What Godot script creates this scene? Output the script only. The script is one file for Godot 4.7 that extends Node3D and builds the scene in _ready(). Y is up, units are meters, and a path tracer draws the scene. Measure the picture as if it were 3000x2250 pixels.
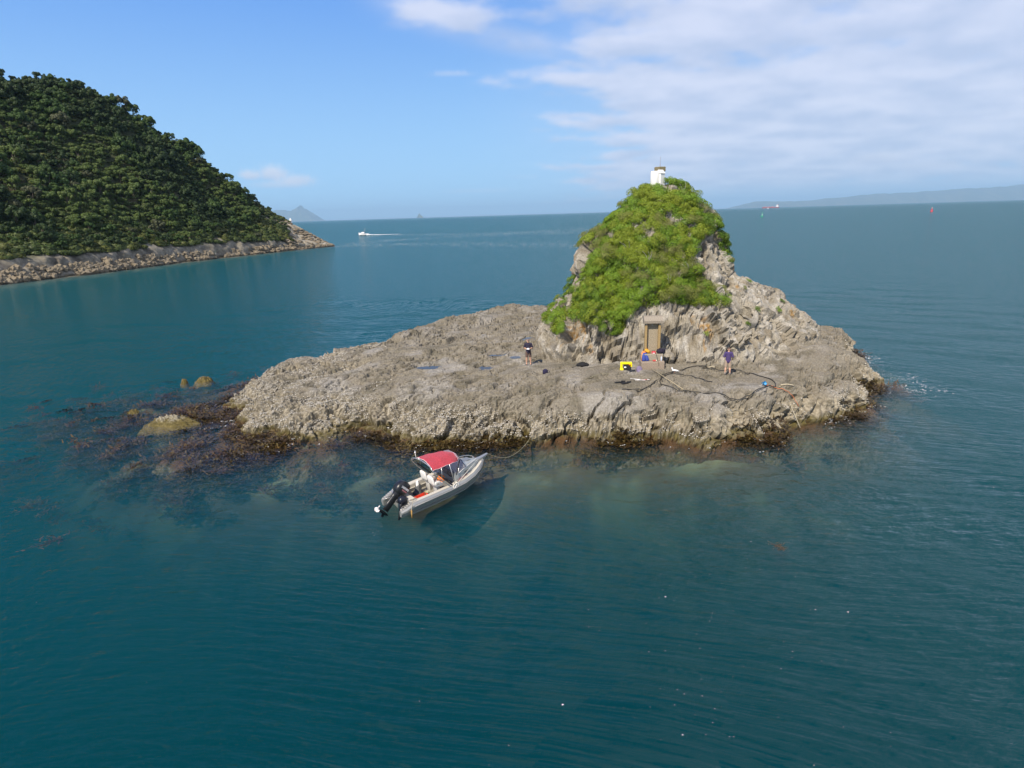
extends Node3D

# ---------------------------------------------------------------- helpers
var taken := {}
var rng := RandomNumberGenerator.new()
var mats := {}
const FLAT := 4294967295

func numbered(called: String) -> String:
	if not taken.has(called):
		taken[called] = 0
		return called
	taken[called] += 1
	return "%s_%03d" % [called, taken[called]]

func tag(o: Node, label: String, category: String, group := "") -> Node:
	o.set_meta("label", label)
	o.set_meta("category", category)
	if group != "":
		o.set_meta("group", group)
	return o

func thing(called: String, label: String, category: String, at := Vector3.ZERO, turn := 0.0, group := "") -> Node3D:
	var o := Node3D.new()
	o.name = numbered(called)
	add_child(o)
	o.position = at
	o.rotation.y = turn
	tag(o, label, category, group)
	return o

func kind(o: Node, k: String) -> Node:
	o.set_meta("kind", k)
	return o

func mesh_node(called: String, mesh: Mesh, mat: Material, parent: Node = null) -> MeshInstance3D:
	var o := MeshInstance3D.new()
	o.mesh = mesh
	o.material_override = mat
	if parent == null:
		o.name = numbered(called)
		add_child(o)
	else:
		o.name = called
		parent.add_child(o, true)
	return o

func begin(flat := true) -> SurfaceTool:
	var st := SurfaceTool.new()
	st.begin(Mesh.PRIMITIVE_TRIANGLES)
	st.set_smooth_group(FLAT if flat else 0)
	return st

func done(called: String, st: SurfaceTool, mat: Material, parent: Node = null) -> MeshInstance3D:
	st.generate_normals()
	return mesh_node(called, st.commit(), mat, parent)

# a flat polygon turned away from the point ref
func poly(st: SurfaceTool, p: Array, ref: Vector3) -> void:
	var c := Vector3.ZERO
	for v in p:
		c += v
	c /= p.size()
	var n: Vector3 = (p[1] - p[0]).cross(p[2] - p[0])
	if p.size() > 3:
		n += (p[2] - p[0]).cross(p[3] - p[0])
	var flip: bool = n.dot(c - ref) > 0.0
	for i in range(1, p.size() - 1):
		st.add_vertex(p[0])
		if flip:
			st.add_vertex(p[i + 1])
			st.add_vertex(p[i])
		else:
			st.add_vertex(p[i])
			st.add_vertex(p[i + 1])

# a box with chamfered edges
func cbox(st: SurfaceTool, xf: Transform3D, size: Vector3, b := 0.01) -> void:
	var h := size / 2.0
	b = minf(b, minf(h.x, minf(h.y, h.z)) * 0.6)
	var ref := xf.origin
	var corner := func(s: Vector3, axis: int) -> Vector3:
		var q := Vector3(s.x * (h.x - b), s.y * (h.y - b), s.z * (h.z - b))
		q[axis] = s[axis] * h[axis]
		return xf * q
	for axis in 3:
		var u := (axis + 1) % 3
		var w := (axis + 2) % 3
		for s in [-1.0, 1.0]:
			var q := []
			for k in [[-1, -1], [1, -1], [1, 1], [-1, 1]]:
				var v := Vector3.ZERO
				v[axis] = s
				v[u] = k[0]
				v[w] = k[1]
				q.append(corner.call(v, axis))
			poly(st, q, ref)
		for s1 in [-1.0, 1.0]:
			for s2 in [-1.0, 1.0]:
				var a := Vector3.ZERO
				a[u] = s1
				a[w] = s2
				var a0 := a
				a0[axis] = -1
				var a1 := a
				a1[axis] = 1
				poly(st, [corner.call(a0, u), corner.call(a1, u), corner.call(a1, w), corner.call(a0, w)], ref)
	for sx in [-1.0, 1.0]:
		for sy in [-1.0, 1.0]:
			for sz in [-1.0, 1.0]:
				var s := Vector3(sx, sy, sz)
				poly(st, [corner.call(s, 0), corner.call(s, 1), corner.call(s, 2)], ref)

func at(x: float, y: float, z: float, rx := 0.0, ry := 0.0, rz := 0.0) -> Transform3D:
	return Transform3D(Basis.from_euler(Vector3(deg_to_rad(rx), deg_to_rad(ry), deg_to_rad(rz))), Vector3(x, y, z))

# rings of equally many points joined to a skin
func loft(st: SurfaceTool, rings: Array, closed := true, caps := true) -> void:
	var n: int = rings[0].size()
	var mids := []
	for r in rings:
		var c := Vector3.ZERO
		for v in r:
			c += v
		mids.append(c / n)
	for i in rings.size() - 1:
		var ref: Vector3 = (mids[i] + mids[i + 1]) * 0.5
		for j in (n if closed else n - 1):
			var k := (j + 1) % n
			var a: Vector3 = rings[i][j]
			var b: Vector3 = rings[i][k]
			var c: Vector3 = rings[i + 1][k]
			var d: Vector3 = rings[i + 1][j]
			if a.distance_squared_to(b) < 1e-12:
				poly(st, [a, c, d], ref)
			elif c.distance_squared_to(d) < 1e-12:
				poly(st, [a, b, c], ref)
			else:
				poly(st, [a, b, c, d], ref)
	if caps:
		poly(st, rings[0], mids[1])
		poly(st, rings[-1], mids[-2])

func tube(st: SurfaceTool, pts: Array, r0: float, r1 := -1.0, sides := 6) -> void:
	if r1 < 0.0:
		r1 = r0
	var rings := []
	var up := Vector3.UP
	for i in pts.size():
		var d: Vector3 = (pts[mini(i + 1, pts.size() - 1)] - pts[maxi(i - 1, 0)]).normalized()
		if absf(d.dot(up)) > 0.95:
			up = Vector3.RIGHT if absf(d.x) < 0.9 else Vector3.BACK
		var a := d.cross(up).normalized()
		var b := a.cross(d).normalized()
		up = b
		var r := lerpf(r0, r1, float(i) / maxi(1, pts.size() - 1))
		var ring := []
		for k in sides:
			var t := TAU * k / sides
			ring.append(pts[i] + a * cos(t) * r + b * sin(t) * r)
		rings.append(ring)
	loft(st, rings)

func curve(pts: Array, steps := 6) -> Array:
	var out := []
	for i in pts.size() - 1:
		var p0: Vector3 = pts[maxi(i - 1, 0)]
		var p1: Vector3 = pts[i]
		var p2: Vector3 = pts[i + 1]
		var p3: Vector3 = pts[mini(i + 2, pts.size() - 1)]
		for k in steps:
			var t := float(k) / steps
			out.append(0.5 * ((2.0 * p1) + (p2 - p0) * t + (2.0 * p0 - 5.0 * p1 + 4.0 * p2 - p3) * t * t + (3.0 * p1 - p0 - 3.0 * p2 + p3) * t * t * t))
	out.append(pts[-1])
	return out

func lathe(st: SurfaceTool, prof: Array, xf := Transform3D(), sides := 16) -> void:
	var rings := []
	for p in prof:
		var ring := []
		for k in sides:
			var t := TAU * k / sides
			ring.append(xf * Vector3(p[0] * cos(t), p[1], p[0] * sin(t)))
		rings.append(ring)
	loft(st, rings)

func ellipsoid(st: SurfaceTool, xf: Transform3D, r: Vector3, sides := 10, rows := 7, lump := 0.0) -> void:
	var rings := []
	for i in rows + 1:
		var a := PI * (i + 0.02) / (rows + 0.04)
		var ring := []
		for k in sides:
			var t := TAU * k / sides
			var d := Vector3(sin(a) * cos(t), cos(a), sin(a) * sin(t))
			var l := 1.0 + lump * sin(d.x * 7.3 + xf.origin.x * 5.0) * cos(d.z * 6.1 + d.y * 4.7 + xf.origin.z * 3.0)
			ring.append(xf * (d * r * l))
		rings.append(ring)
	loft(st, rings)

# stacked superellipse sections along y: [y, half x, half z, centre x, centre z]
func sections(st: SurfaceTool, xf: Transform3D, rows: Array, power := 0.6, sides := 16) -> void:
	var rings := []
	for w in rows:
		var ring := []
		for k in sides:
			var t := TAU * k / sides
			var c := cos(t)
			var s := sin(t)
			ring.append(xf * Vector3(w[3] + w[1] * signf(c) * pow(absf(c), power), w[0], w[4] + w[2] * signf(s) * pow(absf(s), power)))
		rings.append(ring)
	loft(st, rings)

func lin(r: float, g: float, b: float) -> Color:
	return Color(r, g, b).linear_to_srgb()

func plain(r: float, g: float, b: float, rough := 0.7, metal := 0.0) -> StandardMaterial3D:
	var m := StandardMaterial3D.new()
	m.albedo_color = lin(r, g, b)
	m.roughness = rough
	m.metallic = metal
	m.cull_mode = BaseMaterial3D.CULL_DISABLED
	return m

func noise(seed_: int, freq: float, oct := 4, type := FastNoiseLite.TYPE_SIMPLEX_SMOOTH, fractal := FastNoiseLite.FRACTAL_FBM) -> FastNoiseLite:
	var n := FastNoiseLite.new()
	n.seed = seed_
	n.noise_type = type
	n.frequency = freq
	n.fractal_type = fractal
	n.fractal_octaves = oct
	return n

func noise_tex(n: FastNoiseLite, size := 512, lo := Color.WHITE, hi := Color.WHITE, normal_strength := 0.0) -> NoiseTexture2D:
	var t := NoiseTexture2D.new()
	t.width = size
	t.height = size
	t.seamless = true
	t.noise = n
	if normal_strength > 0.0:
		t.as_normal_map = true
		t.bump_strength = normal_strength
	elif lo != hi:
		var g := Gradient.new()
		g.set_color(0, lo)
		g.set_color(1, hi)
		t.color_ramp = g
	return t

func grained(r: float, g: float, b: float, rough: float, scale := 3.0, depth := 0.25, bump := 0.5, metal := 0.0) -> StandardMaterial3D:
	var m := plain(r, g, b, rough, metal)
	m.albedo_texture = mats["grain_%d" % (1 if depth > 0.3 else 0)]
	m.uv1_triplanar = true
	m.uv1_scale = Vector3.ONE * scale
	if bump > 0.0:
		m.heightmap_enabled = true
		m.heightmap_texture = mats.relief
		m.heightmap_scale = bump
	return m

func vertex_mat(rough := 0.9) -> StandardMaterial3D:
	var m := StandardMaterial3D.new()
	m.vertex_color_use_as_albedo = true
	m.roughness = rough
	m.cull_mode = BaseMaterial3D.CULL_DISABLED
	return m

func mixc(a: Color, b: Color, t: float) -> Color:
	return a.lerp(b, clampf(t, 0.0, 1.0))

func array_mesh(v: PackedVector3Array, n: PackedVector3Array, idx: PackedInt32Array, c := PackedColorArray(), uv := PackedVector2Array()) -> ArrayMesh:
	var a := []
	a.resize(Mesh.ARRAY_MAX)
	a[Mesh.ARRAY_VERTEX] = v
	if n.size():
		a[Mesh.ARRAY_NORMAL] = n
	if c.size():
		a[Mesh.ARRAY_COLOR] = c
	if uv.size():
		a[Mesh.ARRAY_TEX_UV] = uv
	a[Mesh.ARRAY_INDEX] = idx
	var m := ArrayMesh.new()
	m.add_surface_from_arrays(Mesh.PRIMITIVE_TRIANGLES, a)
	return m

# index and normals of a grid of nx by nz vertices, row by row
func grid_mesh(v: PackedVector3Array, nx: int, nz: int, c := PackedColorArray(), uv := PackedVector2Array()) -> ArrayMesh:
	var idx := PackedInt32Array()
	idx.resize((nx - 1) * (nz - 1) * 6)
	var k := 0
	for j in nz - 1:
		for i in nx - 1:
			var a := j * nx + i
			idx[k] = a
			idx[k + 1] = a + 1
			idx[k + 2] = a + nx
			idx[k + 3] = a + 1
			idx[k + 4] = a + nx + 1
			idx[k + 5] = a + nx
			k += 6
	var n := PackedVector3Array()
	n.resize(v.size())
	for j in nz:
		for i in nx:
			var dx := v[j * nx + mini(i + 1, nx - 1)] - v[j * nx + maxi(i - 1, 0)]
			var dz := v[mini(j + 1, nz - 1) * nx + i] - v[maxi(j - 1, 0) * nx + i]
			n[j * nx + i] = dz.cross(dx).normalized()
	return array_mesh(v, n, idx, c, uv)

func multi(called: String, mesh: Mesh, mat: Material, where: Array, colors := [], parent: Node = null) -> MultiMeshInstance3D:
	var mm := MultiMesh.new()
	mm.transform_format = MultiMesh.TRANSFORM_3D
	mm.use_colors = colors.size() > 0
	mm.mesh = mesh
	mm.instance_count = where.size()
	for i in where.size():
		mm.set_instance_transform(i, where[i])
		if colors.size():
			mm.set_instance_color(i, colors[i])
	var o := MultiMeshInstance3D.new()
	o.multimesh = mm
	o.material_override = mat
	if parent == null:
		o.name = numbered(called)
		add_child(o)
	else:
		o.name = called
		parent.add_child(o, true)
	o.set_meta("kind", "stuff")
	return o

# the same grid with a hard edge along every face, as broken rock has
func faceted(v: PackedVector3Array, nx: int, nz: int, c: PackedColorArray) -> ArrayMesh:
	var count := (nx - 1) * (nz - 1) * 6
	var fv := PackedVector3Array()
	var fn := PackedVector3Array()
	var fc := PackedColorArray()
	fv.resize(count)
	fn.resize(count)
	fc.resize(count)
	var idx := PackedInt32Array(range(count))
	var k := 0
	for j in nz - 1:
		for i in nx - 1:
			var o := j * nx + i
			var a := v[o]
			var b := v[o + 1]
			var d := v[o + nx]
			var e := v[o + nx + 1]
			var n1 := (d - a).cross(b - a).normalized()
			var n2 := (d - b).cross(e - b).normalized()
			fv[k] = a
			fv[k + 1] = b
			fv[k + 2] = d
			fv[k + 3] = b
			fv[k + 4] = e
			fv[k + 5] = d
			for q in 3:
				fn[k + q] = n1
				fn[k + 3 + q] = n2
			fc[k] = c[o]
			fc[k + 1] = c[o + 1]
			fc[k + 2] = c[o + nx]
			fc[k + 3] = c[o + 1]
			fc[k + 4] = c[o + nx + 1]
			fc[k + 5] = c[o + nx]
			k += 6
	return array_mesh(fv, fn, idx, fc)

# ---------------------------------------------------------------- light, sky, camera
func sky_image() -> Image:
	var w := 2048
	var h := 1024
	var data := PackedFloat32Array()
	data.resize(w * h * 3)
	var n1 := noise(11, 1.5, 6)
	n1.fractal_gain = 0.56
	var n2 := noise(12, 0.35, 3)
	var n3 := noise(13, 0.16, 4)
	var c_h := Vector3(0.33, 0.57, 0.80)
	var c_m := Vector3(0.098, 0.262, 0.665)
	var c_z := Vector3(0.014, 0.078, 0.38)
	var white := Vector3(0.58, 0.61, 0.73)
	var shade := Vector3(0.43, 0.49, 0.64)
	var puffs := [[-22.0, 3.75, 0.9, 0.5, 0.9], [-20.2, 3.85, 1.3, 0.75, 0.9], [-18.4, 3.35, 1.6, 0.5, 0.85], [-19.6, 3.0, 2.6, 0.35, 0.6], [-4.4, 11.7, 1.8, 0.22, 0.4], [30.6, 3.3, 2.2, 0.6, 0.5], [34.0, 2.6, 3.0, 0.35, 0.35], [-2.6, 2.2, 3.2, 0.12, 0.35], [-60.0, 4.2, 3.0, 0.8, 0.8], [-95.0, 5.0, 4.0, 1.0, 0.7]]
	for y in h:
		var el := 90.0 - (y + 0.5) * 180.0 / h
		if el < -1.0:
			break
		var e := maxf(el, 0.0)
		var f := 1.0 - exp(-e / 13.0)
		var base := c_h.lerp(c_m, minf(1.0, f * 1.35)) if e < 20.0 else c_m.lerp(c_z, clampf((e - 20.0) / 32.0, 0.0, 1.0))
		if e < 20.0:
			base = c_h.lerp(c_m, smoothstep(0.0, 1.0, e / 20.0) * 0.45 + e / 20.0 * 0.55)
		var k := cos(deg_to_rad(e)) / (sin(deg_to_rad(e)) + 0.11)
		for x in w:
			var az := fposmod((x + 0.5) / w * 360.0 + 180.0, 360.0) - 180.0
			var c := base
			var ra := deg_to_rad(az)
			var side := 0.5 + 0.5 * cos(ra - 1.70)
			var cov := smoothstep(0.39, 0.59, side)
			# the tongue of cloud that reaches out over the clear side
			var along := clampf((az + 13.0) / 18.0, 0.0, 1.0)
			var off := e - lerpf(17.6, 13.2, along)
			var tongue := exp(-off * off / 1.7) * smoothstep(-15.0, -6.0, az) * (1.0 - smoothstep(5.0, 10.0, az))
			cov = maxf(cov, tongue * 0.50)
			var px := sin(ra) * k
			var pz := -cos(ra) * k
			if cov > 0.02 and e > 0.2:
				var v := n1.get_noise_2d(px, pz * 1.3) * 0.95 + n2.get_noise_2d(px, pz) * 0.75
				v = v * 0.5 + 0.5
				var a := maxf(smoothstep(0.0, 0.42, v - (0.68 - 0.78 * cov)), 0.36 * cov) * smoothstep(0.2, 3.5, e + 1.0)
				a = maxf(a, pow(tongue, 1.6) * clampf(0.82 + n1.get_noise_2d(px * 2.2, pz * 2.2) * 0.6, 0.0, 1.0) * 0.72)
				var lit := clampf(0.5 + n1.get_noise_2d(px + 0.12, pz * 1.3 - 0.1) * 1.3, 0.0, 1.0)
				c = c.lerp(shade.lerp(white, lit), a * 0.86)
			for p in puffs:
				var dx: float = (az - p[0]) / p[2]
				var dy: float = (e - p[1]) / (p[3] * (1.0 if e > p[1] else 0.6))
				var g: float = dx * dx + dy * dy
				if g < 4.0:
					var w2: float = n3.get_noise_2d(az * 22.0, e * 40.0) * 0.9
					var a2 := smoothstep(0.05, 0.75, exp(-g * 0.9) + w2 * 0.35 - 0.12) * float(p[4])
					c = c.lerp(shade.lerp(Vector3(0.66, 0.68, 0.76), clampf(0.5 + dy * 0.5, 0.0, 1.0)), a2 * 0.95)
			var o := (y * w + x) * 3
			data[o] = c.x
			data[o + 1] = c.y
			data[o + 2] = c.z
	var start := int(h * 91.0 / 180.0) * w * 3
	for o in range(start, data.size(), 3):
		data[o] = 0.10
		data[o + 1] = 0.20
		data[o + 2] = 0.27
	return Image.create_from_data(w, h, false, Image.FORMAT_RGBF, data.to_byte_array())

func setup_view() -> void:
	var cam := Camera3D.new()
	cam.name = "camera"
	cam.fov = 65.5
	cam.near = 0.1
	cam.far = 150000.0
	add_child(cam)
	cam.position = Vector3(0, 12, 0)
	cam.rotation_degrees = Vector3(-15.82, 0, -1.72)
	var env := Environment.new()
	env.background_mode = Environment.BG_SKY
	var sky := Sky.new()
	var sm := PanoramaSkyMaterial.new()
	sm.panorama = ImageTexture.create_from_image(sky_image())
	sky.sky_material = sm
	env.sky = sky
	env.tonemap_mode = Environment.TONE_MAPPER_LINEAR
	env.tonemap_exposure = 1.35
	env.sdfgi_enabled = true
	env.ssao_enabled = true
	env.ssil_enabled = true
	env.fog_enabled = true
	env.fog_density = 0.00005
	env.fog_light_color = Color(0.72, 0.88, 1.0)
	env.volumetric_fog_enabled = true
	env.volumetric_fog_density = 0.0
	var we := WorldEnvironment.new()
	we.name = "surroundings"
	we.environment = env
	add_child(we)
	var sun := DirectionalLight3D.new()
	sun.name = "sun"
	sun.light_energy = 1.6
	sun.light_color = Color(1.0, 0.955, 0.88)
	sun.light_angular_distance = 0.5
	sun.shadow_enabled = true
	add_child(sun)
	sun.look_at_from_position(Vector3.ZERO, Vector3(0.36, -0.70, -0.60), Vector3.UP)

func setup_textures() -> void:
	mats.grain_0 = noise_tex(noise(21, 0.03, 5), 512, Color(0.86, 0.86, 0.86), Color(1, 1, 1))
	mats.grain_1 = noise_tex(noise(22, 0.025, 5), 512, Color(0.62, 0.60, 0.57), Color(1, 1, 1))
	mats.relief = noise_tex(noise(23, 0.035, 5), 512)

# ---------------------------------------------------------------- the sea
func axis(near0: float, near1: float, step: float, far: float, grow: float) -> PackedFloat32Array:
	var mid := []
	var n := int((near1 - near0) / step)
	for i in n + 1:
		mid.append(near0 + (near1 - near0) * i / n)
	var d := step
	var x := near1
	while x < far:
		d *= grow
		x = minf(x + d, far)
		mid.append(x)
	d = step
	x = near0
	while x > -far:
		d *= grow
		x = maxf(x - d, -far)
		mid.push_front(x)
	return PackedFloat32Array(mid)

func build_sea() -> void:
	var xs := axis(-42.0, 42.0, 0.4, 45000.0, 1.11)
	var zs := axis(-75.0, -6.0, 0.4, 45000.0, 1.11)
	var nx := xs.size()
	var nz := zs.size()
	var v := PackedVector3Array()
	var uv := PackedVector2Array()
	v.resize(nx * nz)
	uv.resize(nx * nz)
	var swell := noise(31, 0.16, 2)
	var chop := noise(32, 0.45, 3)
	var gust := noise(34, 0.035, 3)
	var drift := noise(35, 0.006, 2)
	var drift2 := noise(36, 0.03, 2)
	for j in nz:
		var z := zs[j]
		for i in nx:
			var x := xs[i]
			var sp := maxf(xs[mini(i + 1, nx - 1)] - xs[maxi(i - 1, 0)], zs[mini(j + 1, nz - 1)] - zs[maxi(j - 1, 0)]) * 0.5
			var y := 0.0
			if sp < 4.0:
				var a := x * 0.86 + z * 0.5
				var b := -x * 0.5 + z * 0.86
				y = swell.get_noise_2d(a * 0.45, b) * 0.075 * smoothstep(4.0, 1.0, sp) * smoothstep(110.0, 30.0, absf(x)) * smoothstep(-170.0, -60.0, z)
				if sp < 1.0:
					y += chop.get_noise_2d(a * 0.5 + 40.0, b) * 0.08 * smoothstep(42.0, 18.0, absf(x)) * smoothstep(-75.0, -36.0, z) * smoothstep(-5.0, -9.0, z) * clampf(0.55 + 1.6 * gust.get_noise_2d(a * 0.6, b), 0.1, 1.5)
			v[j * nx + i] = Vector3(x, y, z)
			var wx := x + drift.get_noise_2d(x, z) * 26.0 + drift2.get_noise_2d(x, z) * 5.0
			var wz := z + drift.get_noise_2d(x + 900.0, z) * 26.0 + drift2.get_noise_2d(x + 900.0, z) * 5.0
			uv[j * nx + i] = Vector2((wx * 0.90 + wz * 0.44) / 26.0, (-wx * 0.44 + wz * 0.90) / 13.0)
	var m := StandardMaterial3D.new()
	m.resource_name = "sea_water"
	m.transparency = BaseMaterial3D.TRANSPARENCY_ALPHA
	m.albedo_color = Color(0.1, 0.3, 0.35, 0.02)
	m.roughness = 0.07
	m.metallic_specular = 0.36
	m.normal_enabled = true
	var ripple := noise(33, 0.016, 6)
	ripple.fractal_gain = 0.58
	var rt := noise_tex(ripple, 1024, Color.WHITE, Color.WHITE, 7.0)
	rt.seamless_blend_skirt = 0.04
	m.normal_texture = rt
	m.normal_scale = 1.1
	kind(mesh_node("sea", grid_mesh(v, nx, nz, PackedColorArray(), uv), m), "structure")
	mats.water = m
	var body := FogVolume.new()
	body.name = "sea_water"
	body.shape = RenderingServer.FOG_VOLUME_SHAPE_BOX
	body.size = Vector3(89000, 9.9, 89000)
	body.position = Vector3(0, -5.08, 0)
	var fm := FogMaterial.new()
	fm.density = 0.285
	fm.albedo = lin(0.002, 0.182, 0.212)
	body.material = fm
	kind(body, "structure")
	add_child(body)
	var st := begin()
	for q in [[-1, -1], [1, -1], [1, 1], [-1, -1], [1, 1], [-1, 1]]:
		st.add_vertex(Vector3(q[0] * 44000.0, -9.2, q[1] * 44000.0))
	kind(done("deep_seabed", st, plain(0.06, 0.065, 0.05, 1.0)), "structure")

# ---------------------------------------------------------------- the rock islet
const SHORE := [[-20.0, -39.8], [-18.2, -37.4], [-17.0, -35.0], [-16.3, -33.8], [-14.8, -32.2], [-13.2, -31.2], [-11.4, -31.7], [-9.2, -32.9], [-7.4, -32.4], [-5.9, -30.7], [-2.8, -30.4], [1.0, -30.7], [4.8, -30.3], [8.0, -30.1], [11.1, -29.6], [13.5, -30.2], [15.2, -31.1], [18.0, -32.2], [20.3, -33.3], [22.0, -35.4], [23.0, -37.8], [24.4, -38.3], [26.2, -39.0], [26.0, -40.0], [24.4, -40.6], [25.4, -43.5], [27.3, -45.0], [28.6, -48.0], [27.5, -52.0], [24.0, -57.0], [18.0, -63.0], [10.0, -68.0], [4.6, -69.6], [-1.0, -69.2], [-6.5, -64.5], [-10.6, -57.6], [-11.0, -54.0], [-16.3, -51.2], [-19.2, -47.3], [-20.3, -44.0], [-19.4, -42.0]]
const RISE := [
	[2.2, [[2.2, -42.0], [3.0, -39.9], [4.6, -38.9], [6.4, -38.5], [8.2, -38.4], [10.2, -38.3], [12.2, -38.0], [14.2, -37.6], [16.2, -38.0], [18.2, -39.0], [20.6, -40.4], [22.6, -42.3], [24.0, -45.5], [23.2, -50.0], [18.5, -55.0], [11.0, -57.0], [5.0, -54.0], [2.2, -48.0]]],
	[5.7, [[4.0, -43.5], [4.4, -41.3], [5.6, -39.9], [7.2, -39.4], [9.2, -39.3], [11.8, -39.0], [14.2, -39.2], [16.0, -40.5], [18.0, -42.3], [20.2, -43.6], [21.0, -45.6], [18.4, -50.5], [13.0, -52.5], [7.0, -51.0], [4.2, -47.0]]],
	[7.2, [[5.0, -44.0], [5.5, -42.1], [6.8, -40.7], [9.2, -40.1], [12.2, -39.9], [14.2, -40.4], [15.6, -41.8], [16.9, -43.5], [17.2, -46.0], [15.0, -49.6], [11.0, -50.6], [7.0, -49.4], [4.8, -46.5]]],
	[9.7, [[5.9, -44.4], [6.5, -42.8], [8.4, -41.6], [11.2, -41.3], [13.8, -41.8], [15.6, -43.4], [15.9, -45.5], [14.0, -48.0], [10.4, -48.7], [7.2, -47.6], [5.8, -46.0]]],
	[12.3, [[8.2, -45.2], [8.9, -44.0], [10.8, -43.2], [12.8, -43.4], [14.2, -44.8], [13.8, -46.4], [11.6, -47.2], [9.2, -46.8]]],
	[13.7, [[10.0, -45.4], [11.0, -44.7], [12.2, -44.6], [13.2, -45.2], [12.4, -46.0], [10.8, -46.1]]]]
const CX0 := -50.0
const CZ0 := -84.0
const CS := 0.5
const CNX := 185
const CNZ := 151
var coarse := PackedFloat32Array()
var inside := PackedFloat32Array()
var fx := PackedFloat32Array()
var fz := PackedFloat32Array()
var fine := PackedVector3Array()

func sdf(x: float, z: float, p: PackedVector2Array) -> float:
	var best := 1e9
	var odd := false
	var n := p.size()
	var b := p[n - 1]
	for i in n:
		var a := p[i]
		var ex := b.x - a.x
		var ez := b.y - a.y
		var wx := x - a.x
		var wz := z - a.y
		var t := clampf((wx * ex + wz * ez) / (ex * ex + ez * ez), 0.0, 1.0)
		var dx := wx - ex * t
		var dz := wz - ez * t
		best = minf(best, dx * dx + dz * dz)
		if (a.y > z) != (b.y > z) and x < (b.x - a.x) * (z - a.y) / (b.y - a.y) + a.x:
			odd = not odd
		b = a
	return sqrt(best) if odd else -sqrt(best)

func packed(p: Array) -> PackedVector2Array:
	var out := PackedVector2Array()
	for q in p:
		out.append(Vector2(q[0], q[1]))
	return out

func bump(x: float, z: float, cx: float, cz: float, rx: float, rz: float) -> float:
	var dx := (x - cx) / rx
	var dz := (z - cz) / rz
	return exp(-(dx * dx + dz * dz))

func coarse_heights() -> void:
	coarse.resize(CNX * CNZ)
	inside.resize(CNX * CNZ)
	var shore := packed(SHORE)
	var rings := []
	for r in RISE:
		rings.append([r[0], packed(r[1])])
	var wob := noise(41, 0.22, 3)
	var big := noise(42, 0.09, 3)
	for j in CNZ:
		for i in CNX:
			var x := CX0 + i * CS
			var z := CZ0 + j * CS
			var d := sdf(x, z, shore) + wob.get_noise_2d(x, z) * 0.9
			inside[j * CNX + i] = d
			var h := 0.0
			if d < 0.0:
				# the bed falls away from the rock; a shallow reef runs out on the left
				var reef := bump(x, z, -24.0, -38.0, 9.5, 8.0) + 0.8 * bump(x, z, -16.0, -30.5, 8.0, 4.5) + 0.5 * bump(x, z, 3.0, -28.5, 12.0, 2.5)
				var out := -d
				h = -0.25 - out * lerpf(0.50, 0.085, clampf(reef * 1.15, 0.0, 1.0)) - out * out * 0.012 * (1.0 - clampf(reef, 0.0, 1.0))
				h += big.get_noise_2d(x * 2.2, z * 2.2) * 0.7 * clampf(out / 3.0, 0.0, 1.0)
				h = minf(h, -0.2)
				h = maxf(h, -9.0)
			else:
				var top := lerpf(1.35, 2.15, clampf((x + 15.0) / 18.0, 0.0, 1.0))
				var front := clampf((z + 46.0) / 8.0, 0.0, 1.0)
				var wide := lerpf(1.3, lerpf(3.3, 1.7, clampf((x + 9.0) / 14.0, 0.0, 1.0)), front)
				var t := clampf(d / wide, 0.0, 1.0)
				h = top * (1.0 - pow(1.0 - t, 1.9)) - 0.2 * (1.0 - t)
				h += big.get_noise_2d(x, z) * 0.35 * t + clampf((d - wide) * 0.03, 0.0, 0.25)
				h += 0.75 * bump(x, z, -9.4, -53.2, 2.4, 1.3) + 0.45 * bump(x, z, -4.6, -58.8, 2.6, 2.0) + 0.3 * bump(x, z, -17.0, -46.6, 1.8, 1.2) + 0.5 * bump(x, z, -3.5, -45.0, 0.6, 0.5)
				h += 0.55 * bump(x, z, 21.0, -39.5, 2.0, 2.2) + 0.35 * bump(x, z, 23.0, -44.0, 2.0, 3.0)
				for k in POOLS:
					h -= 0.16 * bump(x, z, k[0], k[1], k[2] * 0.8, k[3] * 0.9)
				for r in range(rings.size()):
					var a := sdf(x, z, rings[r][1])
					if a <= 0.0:
						break
					if r + 1 < rings.size():
						var b := -sdf(x, z, rings[r + 1][1])
						if b > 0.0:
							h = lerpf(rings[r][0], rings[r + 1][0], a / (a + b))
							if r == 0:
								h = lerpf(rings[0][0], rings[1][0], pow(a / (a + b), 0.75))
							break
					else:
						h = rings[r][0] + minf(a, 1.0) * 0.25
			coarse[j * CNX + i] = h

const POOLS := [[-0.8, -43.4, 1.6, 0.7], [-1.4, -40.2, 0.9, 0.8], [0.3, -41.7, 0.4, 0.4], [-5.7, -40.8, 1.0, 0.5], [1.8, -47.5, 0.9, 0.9]]

func base_at(x: float, z: float, src: PackedFloat32Array) -> float:
	var u := clampf((x - CX0) / CS, 0.0, CNX - 1.001)
	var w := clampf((z - CZ0) / CS, 0.0, CNZ - 1.001)
	var i := int(u)
	var j := int(w)
	u -= i
	w -= j
	u = u * u * (3.0 - 2.0 * u) * 0.5 + u * 0.5
	w = w * w * (3.0 - 2.0 * w) * 0.5 + w * 0.5
	var o := j * CNX + i
	return lerpf(lerpf(src[o], src[o + 1], u), lerpf(src[o + CNX], src[o + CNX + 1], u), w)

# the height of the rock under a point
func ground(x: float, z: float) -> float:
	var i := clampi(fx.bsearch(x), 1, fx.size() - 1)
	var j := clampi(fz.bsearch(z), 1, fz.size() - 1)
	var n := fx.size()
	return (fine[j * n + i].y + fine[(j - 1) * n + i].y + fine[j * n + i - 1].y + fine[(j - 1) * n + i - 1].y) * 0.25

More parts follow.
